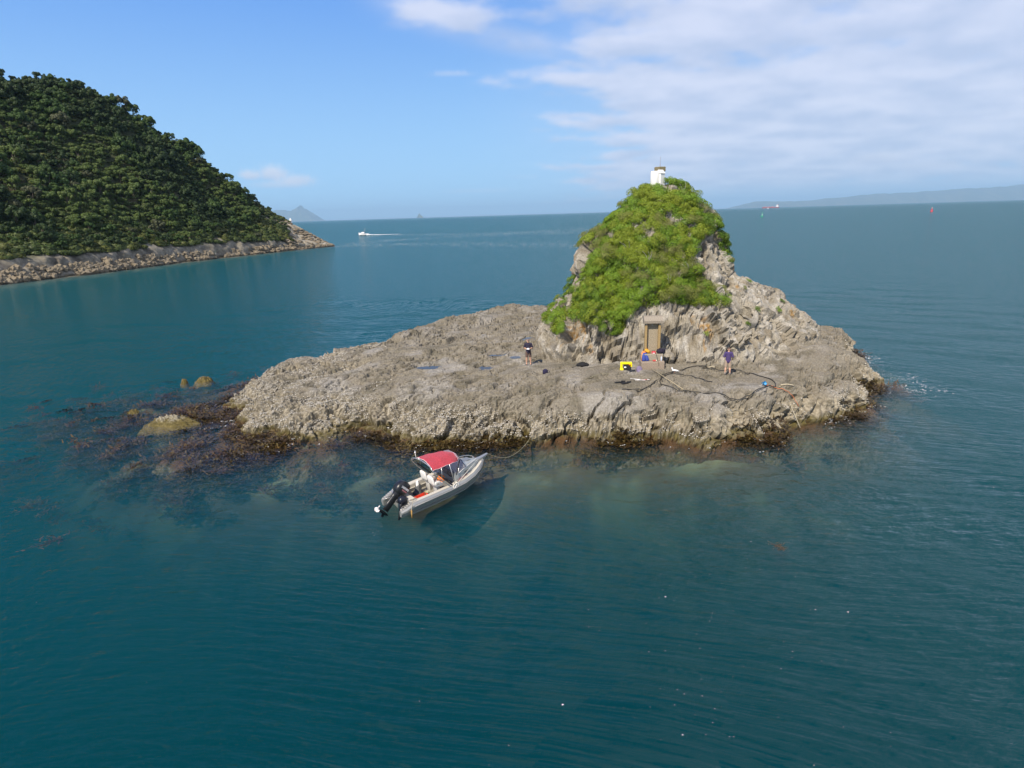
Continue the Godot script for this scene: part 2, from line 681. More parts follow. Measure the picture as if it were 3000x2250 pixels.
func on_rock(x: float, z: float, up := 0.0) -> Vector3:
	return Vector3(x, ground(x, z) + up, z)

func build_islet() -> Node3D:
	coarse_heights()
	var z := -71.5
	while z < -27.6:
		fz.append(z)
		z += 0.16 if z < -48.0 else (0.10 if z < -42.0 else 0.075)
	var x := -24.0
	while x < 29.6:
		fx.append(x)
		x += 0.09
	var nx := fx.size()
	var nz := fz.size()
	fine.resize(nx * nz)
	var col := PackedColorArray()
	col.resize(nx * nz)
	var blocks := noise(51, 0.42, 1, FastNoiseLite.TYPE_CELLULAR, FastNoiseLite.FRACTAL_NONE)
	blocks.cellular_return_type = FastNoiseLite.RETURN_CELL_VALUE
	blocks.cellular_jitter = 1.0
	var small := noise(52, 1.15, 1, FastNoiseLite.TYPE_CELLULAR, FastNoiseLite.FRACTAL_NONE)
	small.cellular_return_type = FastNoiseLite.RETURN_CELL_VALUE
	var joints := noise(53, 0.60, 1, FastNoiseLite.TYPE_CELLULAR, FastNoiseLite.FRACTAL_NONE)
	joints.cellular_return_type = FastNoiseLite.RETURN_DISTANCE2_SUB
	var warp := noise(54, 0.5, 3)
	var warp2 := noise(55, 0.5, 3)
	var rough := noise(56, 0.9, 4, FastNoiseLite.TYPE_SIMPLEX_SMOOTH, FastNoiseLite.FRACTAL_RIDGED)
	var fuzz := noise(57, 2.6, 3)
	var patch := noise(58, 0.30, 3)
	var spot := noise(59, 5.0, 2)
	var streak := noise(60, 0.8, 3)
	var crust := PackedInt32Array()
	var lichens := [[3.9, 3.8, 0.42], [4.7, 4.2, 0.5], [5.4, 3.2, 0.25], [12.6, 4.6, 0.42], [13.1, 4.2, 0.36], [12.7, 3.5, 0.3], [16.3, 6.6, 0.22], [20.2, 4.6, 0.28]]
	for j in nz:
		z = fz[j]
		for i in nx:
			x = fx[i]
			var o := j * nx + i
			var h := base_at(x, z, coarse)
			var rim := minf(minf(x - fx[0], fx[nx - 1] - x), minf(z - fz[0], fz[nz - 1] - z))
			h -= 0.7 * (1.0 - smoothstep(0.0, 1.2, rim))
			var gx := (base_at(x + 0.3, z, coarse) - base_at(x - 0.3, z, coarse)) / 0.6
			var gz := (base_at(x, z + 0.3, coarse) - base_at(x, z - 0.3, coarse)) / 0.6
			var n := Vector3(-gx, 1.0, -gz).normalized()
			var steep := 1.0 - n.y
			var w1 := warp.get_noise_3d(x, h, z)
			var w2 := warp2.get_noise_3d(x, h, z)
			# bedding dips along one direction over the flat rock
			var a := x * 0.80 - z * 0.60 + w1 * 0.8
			var b := x * 0.60 + z * 0.80 + w2 * 0.8
			var cliff := smoothstep(0.12, 0.5, steep) * smoothstep(1.7, 2.6, h)
			var shelf := 1.0 - cliff
			var slope := smoothstep(1.75, 0.9, h)
			var d := 0.0
			if cliff > 0.01:
				var qx := x + w1 * 1.2
				var qy := h * 0.55 + w2 * 0.9
				var qz := z + w2 * 1.0
				d += cliff * (blocks.get_noise_3d(qx, qy, qz) * 0.52 + small.get_noise_3d(qx, qy * 1.2, qz) * 0.18 + rough.get_noise_3d(x, h * 0.6, z) * 0.22 - 0.12)
				d -= cliff * 0.42 * exp(-maxf(0.0, joints.get_noise_3d(qx, qy, qz) + 1.0) * 8.0)
			var e := joints.get_noise_2d(a * 0.55, b * 1.5) + 1.0
			var l1 := absf(streak.get_noise_2d(a * 0.10, b * 0.75))
			var l2 := absf(streak.get_noise_2d(a * 0.55 + 50.0, b * 0.16))
			d -= shelf * (0.34 * smoothstep(0.055, 0.0, l1) + 0.22 * smoothstep(0.035, 0.0, l2))
			var e2 := joints.get_noise_2d(a * 1.1 + 40.0, b * 2.6) + 1.0
			d += shelf * (small.get_noise_2d(a * 0.30, b * 1.1) * 0.08 + blocks.get_noise_2d(a * 0.5, b * 1.3) * 0.13 - 0.30 * exp(-e * 10.0) - 0.16 * exp(-e2 * 10.0))
			d += shelf * (rough.get_noise_2d(a * 0.35, b * 1.1) - 0.3) * 0.10
			d += shelf * slope * (blocks.get_noise_3d(x * 1.3 + w1, h * 1.3, z * 1.3 + w2) * 0.30 + rough.get_noise_3d(x * 0.8, h, z * 0.8) * 0.22 - 0.34 * exp(-(joints.get_noise_3d(x * 1.1 + w1, h * 0.6, z * 0.7) + 1.0) * 9.0))
			d += fuzz.get_noise_3d(x, h, z) * (0.012 + 0.025 * cliff + 0.06 * slope * shelf)
			var calm := 0.62 * bump(x, z, 10.0, -35.4, 6.5, 2.3) + 0.8 * bump(x, z, 1.3, -38.8, 1.3, 1.3)
			calm += 0.65 * smoothstep(0.02, 0.30, patch.get_noise_2d(a * 0.35 + 20.0, b * 0.8)) * (1.0 - slope)
			for k in POOLS:
				calm += 0.75 * bump(x, z, k[0], k[1], k[2] * 1.1, k[3] * 1.1)
			d *= 1.0 - minf(calm, 0.85) * shelf
			if h < -0.1:
				d *= 0.6
			var p := Vector3(x, h, z) + n * d
			fine[o] = p
			# what the rock is covered with
			var y := p.y + patch.get_noise_2d(x, z) * 0.35 + w1 * 0.12
			var s := spot.get_noise_3d(x, p.y, z)
			var c := Color(0.285, 0.255, 0.20)
			c = mixc(c, Color(0.37, 0.35, 0.315), smoothstep(0.0, 0.5, patch.get_noise_2d(x * 0.7 + 90.0, z * 0.7)))
			c = mixc(c, Color(0.185, 0.167, 0.122), smoothstep(0.05, 0.45, patch.get_noise_2d(x * 1.3, z * 1.3 + 50.0)) * 0.8)
			if cliff > 0.01 or h > 2.6:
				var k := streak.get_noise_3d(x * 1.6, h * 0.35, z * 1.6)
				var cc := mixc(Color(0.40, 0.365, 0.30), Color(0.55, 0.525, 0.475), smoothstep(-0.1, 0.4, k))
				cc = mixc(cc, Color(0.27, 0.23, 0.165), smoothstep(0.05, 0.4, streak.get_noise_3d(x + 30.0, h * 0.5, z)) * 0.85)
				cc = mixc(cc, Color(0.30, 0.30, 0.30), smoothstep(0.15, 0.4, streak.get_noise_3d(x * 2.0, h * 0.3 + 60.0, z * 2.0)) * 0.5)
				c = mixc(c, cc, maxf(cliff, smoothstep(2.6, 3.2, h)))
				for l in lichens:
					var g: float = ((x - l[0]) * (x - l[0]) + (p.y - l[1]) * (p.y - l[1])) / (l[2] * l[2])
					if g < 2.2:
						c = mixc(c, Color(0.42, 0.235, 0.05), smoothstep(0.34, 0.66, exp(-g) * 0.62 + warp.get_noise_3d(x * 6.0, p.y * 6.0, z * 6.0) * 1.1) * 0.8)
			# a zone of oysters above the tide line, olive weed below, brown kelp at the water
			var oyster := smoothstep(1.55, 1.05, y) * smoothstep(0.22, 0.42, y)
			c = mixc(c, Color(0.47, 0.42, 0.32) if s > -0.12 else Color(0.19, 0.165, 0.115), oyster * 0.85)
			var weed := smoothstep(0.50, 0.28, y) * (0.55 if s > 0.1 else 1.0)
			c = mixc(c, mixc(Color(0.125, 0.10, 0.022), Color(0.20, 0.165, 0.06), smoothstep(-0.2, 0.3, s)), weed * 0.95)
			var wrack := smoothstep(0.10, -0.08, y) * smoothstep(-0.75, -0.45, y)
			c = mixc(c, Color(0.11, 0.058, 0.018), wrack)
			col[o] = c
			if p.y > 0.28 and p.y < 1.6 and z > -58.0:
				crust.append(o)
	var m := vertex_mat(0.93)
	m.resource_name = "rock"
	m.albedo_texture = mats.grain_1
	m.uv1_triplanar = true
	m.uv1_scale = Vector3.ONE * 0.55
	m.heightmap_enabled = true
	m.heightmap_texture = mats.relief
	m.heightmap_scale = 3.0
	mats.rock = m
	var root := Node3D.new()
	root.name = "rock_islet"
	kind(root, "structure")
	add_child(root)
	mesh_node("bedrock", faceted(fine, nx, nz, col), m, root)
	# oyster shells crusting the rock between the tides
	var shell := begin()
	for k in 6:
		var t0 := TAU * k / 6.0
		var t1 := TAU * (k + 1) / 6.0
		shell.add_vertex(Vector3(0.1, 0.38, 0.05))
		shell.add_vertex(Vector3(cos(t1) * 0.5, 0.0, sin(t1) * (0.7 if k % 2 else 0.95)))
		shell.add_vertex(Vector3(cos(t0) * 0.5, 0.0, sin(t0) * (0.95 if k % 2 else 0.7)))
	shell.generate_normals()
	var places := []
	var tints := []
	rng.seed = 5
	for oo in crust.size() * 3:
		var o := crust[oo % crust.size()]
		var p := fine[o]
		var y := p.y + patch.get_noise_2d(p.x, p.z) * 0.35
		var want := smoothstep(1.75, 1.0, y) * smoothstep(0.26, 0.5, y)
		if base_at(p.x, p.z, inside) > (7.0 if p.x < -6.0 else 3.2):
			want = 0.0
		want *= smoothstep(-0.35, 0.1, warp.get_noise_2d(p.x * 0.9, p.z * 0.9))
		if rng.randf() > want:
			continue
		var s := rng.randf_range(0.03, 0.07)
		var bs := Basis.from_euler(Vector3(rng.randf_range(-0.9, 0.9), rng.randf() * TAU, rng.randf_range(-0.9, 0.9))).scaled(Vector3.ONE * s)
		places.append(Transform3D(bs, p + Vector3(rng.randf_range(-0.04, 0.04), 0.015, rng.randf_range(-0.04, 0.04))))
		var g := rng.randf_range(0.22, 0.50)
		tints.append(Color(g, g * 0.93, g * 0.80))
	multi("oyster_shells", shell.commit(), vertex_mat(0.7), places, tints, root)
	print("oysters ", places.size())
	# the bed round the islet
	var bv := PackedVector3Array()
	var bc := PackedColorArray()
	bv.resize(CNX * CNZ)
	bc.resize(CNX * CNZ)
	for j in CNZ:
		for i in CNX:
			var bx := CX0 + i * CS
			var bz := CZ0 + j * CS
			var hh := coarse[j * CNX + i]
			if bx > -22.8 and bx < 28.4 and bz > -70.4 and bz < -28.9:
				hh = minf(hh, 0.0) - 0.35
			if i == 0 or j == 0 or i == CNX - 1 or j == CNZ - 1:
				hh = -9.15
			bv[j * CNX + i] = Vector3(bx, hh + fuzz.get_noise_2d(bx, bz) * 0.12, bz)
			var k := patch.get_noise_2d(bx * 0.9 + 30.0, bz * 0.9)
			bc[j * CNX + i] = mixc(Color(0.085, 0.065, 0.03), Color(0.165, 0.19, 0.10), smoothstep(-0.1, 0.45, k))
	kind(mesh_node("seabed", grid_mesh(bv, CNX, CNZ, bc), vertex_mat(0.95)), "structure")
	# rainwater and spray standing in hollows
	for k in POOLS:
		var st := begin()
		var low := 1e9
		for q in 12:
			low = minf(low, ground(k[0] + cos(q) * k[2] * 0.5, k[1] + sin(q) * k[3] * 0.5))
		low = (low + ground(k[0], k[1])) * 0.5 + 0.04
		for q in 20:
			var t0 := TAU * q / 20.0
			var t1 := TAU * (q + 1) / 20.0
			st.add_vertex(Vector3(k[0], low, k[1]))
			st.add_vertex(Vector3(k[0] + cos(t0) * k[2], low, k[1] + sin(t0) * k[3]))
			st.add_vertex(Vector3(k[0] + cos(t1) * k[2], low, k[1] + sin(t1) * k[3]))
		var pm := StandardMaterial3D.new()
		pm.transparency = BaseMaterial3D.TRANSPARENCY_ALPHA
		pm.albedo_color = Color(0.16, 0.16, 0.16, 0.5)
		pm.metallic_specular = 0.4
		pm.roughness = 0.03
		kind(done("rock_pool", st, pm), "structure")
	return root

# ---------------------------------------------------------------- foliage
# leaves gathered in lobes; each leaf is a folded pair of faces
func leaf_crown(seed_: int, lobes: Array, per_lobe: int, leaf: float, tone: Color, tone2: Color, droop := 0.35) -> ArrayMesh:
	var r := RandomNumberGenerator.new()
	r.seed = seed_
	var v := PackedVector3Array()
	var n := PackedVector3Array()
	var c := PackedColorArray()
	var idx := PackedInt32Array()
	for l in lobes:
		var mid: Vector3 = l[0]
		var rad: Vector3 = l[1]
		var lt := mixc(tone, tone2, r.randf())
		for k in int(per_lobe * rad.x * rad.x / 0.25 if l.size() < 3 else l[2]):
			var d := Vector3(r.randfn(), r.randfn() + 0.25, r.randfn()).normalized()
			if d.y < -0.45:
				d.y = -d.y
			var p := mid + d * rad * (1.0 - 0.28 * r.randf() * r.randf()) * (0.93 + 0.1 * r.randf())
			var out := (d + Vector3(r.randfn(), r.randfn(), r.randfn()) * 0.42).normalized()
			var side := out.cross(Vector3(r.randfn(), r.randfn(), r.randfn())).normalized()
			var tip := side.cross(out).normalized()
			tip = (tip - Vector3(0, droop * r.randf(), 0)).normalized()
			side = tip.cross(out).normalized()
			var s := leaf * r.randf_range(0.6, 1.25)
			var b := v.size()
			v.append(p - tip * s * 0.6)
			v.append(p + side * s * 0.34 + out * s * 0.10)
			v.append(p + tip * s * 0.7)
			v.append(p - side * s * 0.34 + out * s * 0.10)
			var nn := (out * 0.65 + d * 0.5).normalized()
			var cc := mixc(lt, tone2 if r.randf() < 0.5 else tone, r.randf() * 0.5)
			cc = cc * r.randf_range(0.78, 1.18)
			cc.a = 1.0
			for q in 4:
				n.append(nn)
				c.append(cc)
			idx.append_array([b, b + 2, b + 1, b, b + 3, b + 2])
	return array_mesh(v, n, idx, c)

func leaf_mat(glow: Color) -> StandardMaterial3D:
	var m := vertex_mat(0.55)
	m.backlight_enabled = true
	m.backlight = glow
	m.metallic_specular = 0.35
	return m

# ---------------------------------------------------------------- shrubs on the rock stack
const GREEN := [[2.75, 4.05], [2.95, 5.0], [4.3, 5.9], [5.2, 7.3], [5.5, 8.5], [5.3, 10.0], [6.3, 11.32], [7.0, 11.77], [8.1, 12.98], [9.6, 13.9], [13.3, 14.6], [14.9, 12.7], [16.1, 9.85], [16.5, 8.0], [15.7, 8.3], [14.6, 10.3], [13.2, 10.2], [12.4, 8.73], [13.2, 7.52], [14.5, 6.5], [14.5, 5.9], [13.0, 5.8], [10.52, 6.1], [9.27, 5.9], [8.49, 5.9], [7.6, 5.0], [7.6, 3.75], [6.66, 3.7], [6.14, 4.7], [4.75, 5.0], [4.03, 4.8], [3.47, 3.8]]

func build_shrubs() -> void:
	var kinds := []
	var tones := [
		[Color(0.125, 0.22, 0.02), Color(0.185, 0.275, 0.026), "bright green leathery shrub", "bright green shrubs on the rock stack"],
		[Color(0.23, 0.265, 0.028), Color(0.17, 0.235, 0.024), "yellow-green low shrub", "yellow-green shrubs on the rock stack"],
		[Color(0.17, 0.20, 0.05), Color(0.215, 0.22, 0.065), "grey-green twiggy shrub", "grey-green shrubs on the rock stack"],
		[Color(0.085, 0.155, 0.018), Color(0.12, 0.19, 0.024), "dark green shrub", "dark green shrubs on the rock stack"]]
	var r := RandomNumberGenerator.new()
	var bark := grained(0.22, 0.19, 0.15, 0.9, 4.0, 0.3, 0.3)
	var lm := leaf_mat(Color(0.35, 0.45, 0.08))
	for t in tones.size():
		for k in 3:
			r.seed = 70 + t * 10 + k
			var lobes := []
			for q in 9:
				var a := r.randf() * TAU
				var d := sqrt(r.randf()) * 0.62
				var s := r.randf_range(0.24, 0.42)
				lobes.append([Vector3(cos(a) * d, 0.30 + r.randf() * 0.32 * (1.2 - d), sin(a) * d), Vector3(s, s * 0.95, s)])
			var stem := begin(false)
			for q in 7:
				var l: Vector3 = lobes[q][0]
				tube(stem, curve([Vector3(0, -0.25, 0), Vector3(l.x * 0.35, 0.05, l.z * 0.35), l * 0.95], 3), 0.028, 0.008, 4)
			stem.generate_normals()
			kinds.append([t, leaf_crown(80 + t * 10 + k, lobes, 560 if t != 2 else 480, 0.055 if t != 2 else 0.044, tones[t][0], tones[t][1]), stem.commit()])
	var area := packed(GREEN)
	var patch := noise(71, 0.35, 2)
	var nx := fx.size()
	var nz := fz.size()
	var spots := []
	rng.seed = 9
	# candidate places on the skin of the stack, kept apart from one another
	var tries := 0
	while spots.size() < 290 and tries < 40000:
		tries += 1
		var i := rng.randi_range(0, nx - 1)
		var j := rng.randi_range(0, nz - 1)
		var p := fine[j * nx + i]
		if p.y < 3.6 or p.z < -47.5:
			continue
		var back := p.z < -45.0
		if absf(p.x - 10.75) < 0.75 and p.z > -46.0 and p.y > 12.9:
			continue
		var q := sdf(p.x, p.y, area)
		if q < (-0.25 if back else 0.05):
			continue
		var near := 0.44 if p.y < 8.0 else 0.5
		var ok := true
		for s in spots:
			if s[0].distance_squared_to(p) < near * near:
				ok = false
				break
		if ok:
			spots.append([p, q])
	# a few plants of their own on the bare rock
	for e in [[15.9, -39.6], [17.0, -40.9], [18.9, -41.9], [12.8, -38.5], [16.6, -42.3], [17.3, -43.4], [19.6, -42.9]]:
		spots.append([on_rock(e[0], e[1]), -1.0])
	print("shrubs ", spots.size())
	for s in spots:
		var p: Vector3 = s[0]
		var v := patch.get_noise_2d(p.x, p.y)
		var t := 0
		if p.y > 8.5:
			t = 1 if v > -0.02 else (2 if v < -0.12 else 0)
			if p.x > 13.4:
				t = 3 if p.y < 11.0 else 2  # shade on the right flank is put into a darker leaf tone
		else:
			t = 0 if v > -0.12 else 3
			if rng.randf() < 0.22:
				t = 1
			if p.y > 6.3 and p.x > 8.0 and v < 0.12:
				t = 2
		var small: bool = s[1] < 0.0
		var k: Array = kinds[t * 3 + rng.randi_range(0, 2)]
		var where := "growing in the green cover of the rock stack"
		if small:
			where = "alone on the bare pale rock of the stack"
		elif s[1] < 0.35:
			where = "at the ragged edge of the stack's green cover"
		elif p.y > 12.3:
			where = "on the summit of the stack round the white beacon"
		elif p.y < 5.4:
			where = "hanging low over the cliff of the rock stack"
		var o := thing("shrub", "%s %s" % [tones[t][2], where], "shrub", p, rng.randf() * TAU, tones[t][3])
		var n := Vector3(0, 1, 0)
		var size := rng.randf_range(0.52, 0.92)
		if small:
			size = rng.randf_range(0.24, 0.42)
		elif s[1] < 0.25:
			size *= 0.75
		# plants on the face lean out from it
		var lean := Vector3((p.x - 11.2) * 0.12, 1.0, clampf((p.z + 45.5) * 0.16, -0.3, 1.1)).normalized()
		var side := lean.cross(Vector3(sin(rng.randf() * TAU), 0.0, cos(rng.randf() * TAU))).normalized()
		o.transform = Transform3D(Basis(side, lean, side.cross(lean)).scaled(Vector3(size, size * rng.randf_range(0.8, 1.15), size)), p - lean * 0.05)
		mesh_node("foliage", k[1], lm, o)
		mesh_node("stem", k[2], bark, o)
	# low leafy ground cover between the shrubs
	var cover := []
	var tint := []
	var tuft := leaf_crown(95, [[Vector3(0, 0.05, 0), Vector3(0.36, 0.20, 0.36), 170]], 1, 0.06, Color(0.16, 0.235, 0.025), Color(0.12, 0.19, 0.021), 0.1)
	for k in 90000:
		if cover.size() > 4200:
			break
		var p := fine[rng.randi_range(0, nz - 1) * nx + rng.randi_range(0, nx - 1)]
		if p.y < 4.2 or p.z < -47.0 or sdf(p.x, p.y, area) < 0.12:
			continue
		var v := patch.get_noise_2d(p.x * 1.7 + 30.0, p.y * 1.7)
		if v < -0.28:
			continue
		var lean := Vector3((p.x - 11.2) * 0.12, 0.8, clampf((p.z + 45.5) * 0.18, -0.3, 1.2)).normalized()
		var side := lean.cross(Vector3(sin(rng.randf() * TAU), 0.0, cos(rng.randf() * TAU))).normalized()
		var s := rng.randf_range(0.7, 1.3)
		cover.append(Transform3D(Basis(side, lean, side.cross(lean)).scaled(Vector3(s, s, s)), p))
		tint.append(Color(1.2, 1.05, 0.95) if v > 0.08 else Color(0.9, 1.0, 0.95))
	tag(multi("ground_cover", tuft, lm, cover, tint), "low leafy ground cover filling the gaps between the stack's shrubs", "ground cover")
	# bleached dead branches in the cover
	for e in [[9.3, 8.6], [12.0, 8.0], [10.4, 7.2], [12.6, 12.9], [13.4, 9.9], [8.0, 9.4]]:
		var best := Vector3.ZERO
		for j in range(0, nz, 3):
			var i := clampi(fx.bsearch(e[0]), 0, nx - 1)
			if fine[j * nx + i].z > -45.5 and absf(fine[j * nx + i].y - e[1]) < absf(best.y - e[1]):
				best = fine[j * nx + i]
		var st := begin(false)
		for q in 4:
			var d := Vector3(rng.randf_range(-0.7, 0.7), rng.randf_range(0.3, 0.9), rng.randf_range(0.3, 0.9)) * 0.9
			tube(st, curve([Vector3.ZERO, d * 0.5 + Vector3(0.08, 0.05, 0), d * 0.95 + Vector3(-0.08, 0.1, 0.1)], 3), 0.03, 0.009, 4)
		var o := done("dead_branch", st, plain(0.46, 0.43, 0.37, 0.9))
		o.position = best
		tag(o, "bleached dead branch sticking out of the stack's green shrubs", "branch", "dead branches in the shrubs")

# ---------------------------------------------------------------- the wooded headland
const FOOT := [[-150.0, -40.0], [-128.0, -95.0], [-118.3, -140.8], [-113.3, -165.6], [-108.9, -205.8], [-97.0, -258.0], [-88.5, -285.0], [-84.0, -297.0]]
const RIDGE := [[-270.0, 62.0, -120.0], [-235.0, 63.0, -170.0], [-200.0, 62.0, -212.0], [-178.0, 62.5, -235.0], [-166.0, 63.0, -247.0], [-152.0, 53.0, -262.0], [-122.0, 25.0, -290.0], [-95.0, 3.5, -300.5]]

func line(pts: Array, t: float) -> Vector3:
	var n := pts.size() - 1
	var i := mini(int(t * n), n - 1)
	var f := t * n - i
	var g := func(k: int) -> Vector3:
		var q: Array = pts[clampi(k, 0, n)]
		return Vector3(q[0], 0.0, q[1]) if q.size() == 2 else Vector3(q[0], q[1], q[2])
	var p0: Vector3 = g.call(i - 1)
	var p1: Vector3 = g.call(i)
	var p2: Vector3 = g.call(i + 1)
	var p3: Vector3 = g.call(i + 2)
	return p1.lerp(p2, f) * 0.5 + 0.25 * ((2.0 * p1) + (p2 - p0) * f + (2.0 * p0 - 5.0 * p1 + 4.0 * p2 - p3) * f * f + (3.0 * p1 - p0 - 3.0 * p2 + p3) * f * f * f)

func hill_at(s: float, t: float, nn: FastNoiseLite) -> Vector3:
	var a := line(FOOT, s)
	var b := line(RIDGE, s)
	if t <= 1.0:
		var p := a.lerp(b, t)
		var bank := smoothstep(0.0, 0.05, t) * 0.05
		p.y = b.y * (bank + (1.0 - 0.05) * pow(smoothstep(0.02, 1.0, t) * 0.35 + t * 0.65, 1.05))
		p.y += nn.get_noise_2d(p.x, p.z) * minf(5.0, b.y * 0.12) * smoothstep(0.02, 0.25, t) - 0.5 * (1.0 - smoothstep(0.0, 0.03, t))
		return p
	var back := (b - a) * Vector3(1, 0, 1)
	var p2 := b + back.normalized() * (t - 1.0) * 70.0
	p2.y = b.y * (1.0 - pow(t - 1.0, 1.4)) - 2.0 * (t - 1.0)
	return p2

func build_headland() -> void:
	var nn := noise(101, 0.022, 3)
	var rough := noise(102, 0.16, 4, FastNoiseLite.TYPE_SIMPLEX_SMOOTH, FastNoiseLite.FRACTAL_RIDGED)
	var cells := noise(103, 0.22, 1, FastNoiseLite.TYPE_CELLULAR, FastNoiseLite.FRACTAL_NONE)
	cells.cellular_return_type = FastNoiseLite.RETURN_CELL_VALUE
	var ns := 320
	var nt := 110
	var v := PackedVector3Array()
	var c := PackedColorArray()
	for j in nt:
		var t := 2.0 * pow(float(j) / (nt - 1), 1.7)
		for i in ns:
			var s := float(i) / (ns - 1)
			var p := hill_at(s, t, nn)
			var rocky := smoothstep(0.11, 0.05, t + nn.get_noise_2d(p.x * 3.0, p.z * 3.0) * 0.05)
			if s > 0.70:
				rocky = maxf(rocky, smoothstep(0.12, -0.06, t - lerpf(0.0, 1.0, (s - 0.76) / 0.20) + nn.get_noise_2d(p.x * 3.0, p.z * 3.0) * 0.25))
			var k := rough.get_noise_3d(p.x, p.y, p.z)
			p += Vector3(0.6, 0.5, 0.3) * (k * 0.9 + cells.get_noise_3d(p.x, p.y, p.z) * 0.8) * rocky
			v.append(p)
			var g := mixc(Color(0.06, 0.075, 0.025), Color(0.11, 0.10, 0.045), smoothstep(0.0, 0.4, nn.get_noise_2d(p.x * 4.0, p.z * 4.0)))
			var rc := mixc(Color(0.17, 0.15, 0.125), Color(0.33, 0.30, 0.24), smoothstep(-0.3, 0.5, k))
			if s > 0.74:
				rc = mixc(rc, mixc(Color(0.36, 0.32, 0.24), Color(0.46, 0.43, 0.36), smoothstep(-0.2, 0.5, k)), smoothstep(0.74, 0.86, s))
				g = mixc(g, Color(0.17, 0.135, 0.06), smoothstep(0.72, 0.82, s) * 0.8)
			rc = mixc(rc, Color(0.10, 0.08, 0.045), smoothstep(0.9, 0.6, p.y + k * 0.5))
			c.append(mixc(g, rc, rocky))
	var root := Node3D.new()
	root.name = "headland"
	kind(root, "structure")
	add_child(root)
	var hm := vertex_mat(0.95)
	hm.albedo_texture = mats.grain_1
	hm.uv1_triplanar = true
	hm.uv1_scale = Vector3.ONE * 0.08
	mesh_node("hillside", grid_mesh(v, ns, nt, c), hm, root)
	# pale sand and stones shelving off the shore
	var bv := PackedVector3Array()
	var bc := PackedColorArray()
	for j in 16:
		for i in 90:
			var s := float(i) / 89.0
			var p := line(FOOT, s)
			var out := (p - line(RIDGE, s)) * Vector3(1, 0, 1)
			var off := -4.0 + j * 3.4
			p += out.normalized() * off
			p.y = -0.1 - maxf(off + 1.0, 0.0) * 0.085 - maxf(off - 22.0, 0.0) * 0.22 + rough.get_noise_2d(p.x, p.z) * 0.3 - (0.0 if off > -3.0 else 0.6)
			bv.append(p)
			bc.append(mixc(Color(0.34, 0.36, 0.24), Color(0.10, 0.085, 0.05), smoothstep(0.0, 0.35, nn.get_noise_2d(p.x * 3.0 + 77.0, p.z * 3.0)) if off > 4.0 else 0.9))
	mesh_node("shore_bed", grid_mesh(bv, 90, 16, bc), vertex_mat(0.95), root)
	# boulders along the shore
	var stones := []
	for k in 7:
		var st := begin()
		var r := RandomNumberGenerator.new()
		r.seed = 200 + k
		var no := noise(210 + k, 1.1, 3)
		var rings := []
		for a in 6:
			var th := PI * (a + 0.03) / 5.06
			var ring := []
			for b in 9:
				var ph := TAU * b / 9.0
				var d := Vector3(sin(th) * cos(ph), cos(th), sin(th) * sin(ph))
				ring.append(d * (1.0 + no.get_noise_3dv(d * 1.6) * 0.95) * Vector3(1.0, 0.72, 0.9))
			rings.append(ring)
		loft(st, rings)
		st.generate_normals()
		stones.append(st.commit())
	var smats := [grained(0.31, 0.262, 0.19, 0.95, 0.5, 0.4, 0.0), grained(0.25, 0.215, 0.165, 0.95, 0.5, 0.4, 0.0), grained(0.37, 0.32, 0.235, 0.95, 0.5, 0.4, 0.0), grained(0.24, 0.205, 0.15, 0.95, 0.5, 0.4, 0.0)]
	rng.seed = 31
	var rest := []
	var made := 0
	for k in 4200:
		var s := rng.randf_range(0.24, 0.97)
		var t := pow(rng.randf(), 1.3) * 0.03 * (1.0 - 0.4 * smoothstep(0.7, 1.0, s))
		var p := hill_at(s, t, nn)
		if rng.randf() > 0.55 + 1.6 * nn.get_noise_2d(p.x * 2.2 + 300.0, p.z * 2.2):
			continue
		var size := rng.randf_range(0.25, 0.66) * (2.0 if rng.randf() < 0.12 else 1.0) * (1.0 - 0.35 * smoothstep(0.6, 1.0, s))
		var bs := Basis.from_euler(Vector3(rng.randf() * 0.7, rng.randf() * TAU, rng.randf() * 0.7)).scaled(Vector3(size * rng.randf_range(0.8, 1.35), size, size))
		var tf := Transform3D(bs, Vector3(p.x + 0.5, maxf(p.y * 0.8, 0.05) + size * 0.25 + rng.randf() * 0.25, p.z))
		if size > 0.42 and made < 300:
			made += 1
			var o := mesh_node("boulder", stones[k % 7], smats[3] if t < 0.006 else smats[k % 3], root)
			o.transform = tf
		else:
			rest.append(tf)
	for k in 500:
		var s := rng.randf_range(0.76, 0.99)
		var t := rng.randf() * clampf((s - 0.74) / 0.2, 0.05, 1.0)
		var size := rng.randf_range(0.3, 1.0)
		rest.append(Transform3D(Basis.from_euler(Vector3(rng.randf() * 0.4, rng.randf() * TAU, rng.randf() * 0.4)).scaled(Vector3(size * 1.5, size * 0.6, size)), hill_at(s, t, nn) + Vector3(0.3, 0.1, 0.2)))
	multi("shore_stones", stones[2], smats[0], rest, [], root)
	# ---- the wood: crowns of several kinds, each tree a thing of its own
	var lm := leaf_mat(Color(0.12, 0.17, 0.03))
	var bark := grained(0.20, 0.17, 0.14, 0.95, 1.0, 0.4, 0.0)
	var tones := [
		[Color(0.038, 0.074, 0.016), Color(0.052, 0.090, 0.020), "round-headed dark green coastal tree"],
		[Color(0.062, 0.100, 0.021), Color(0.080, 0.112, 0.026), "light green spreading coastal tree"],
		[Color(0.066, 0.078, 0.036), Color(0.085, 0.090, 0.046), "grey-green fine-leaved coastal tree"],
		[Color(0.025, 0.047, 0.012), Color(0.034, 0.058, 0.016), "very dark broad coastal tree"]]
	var kinds := []
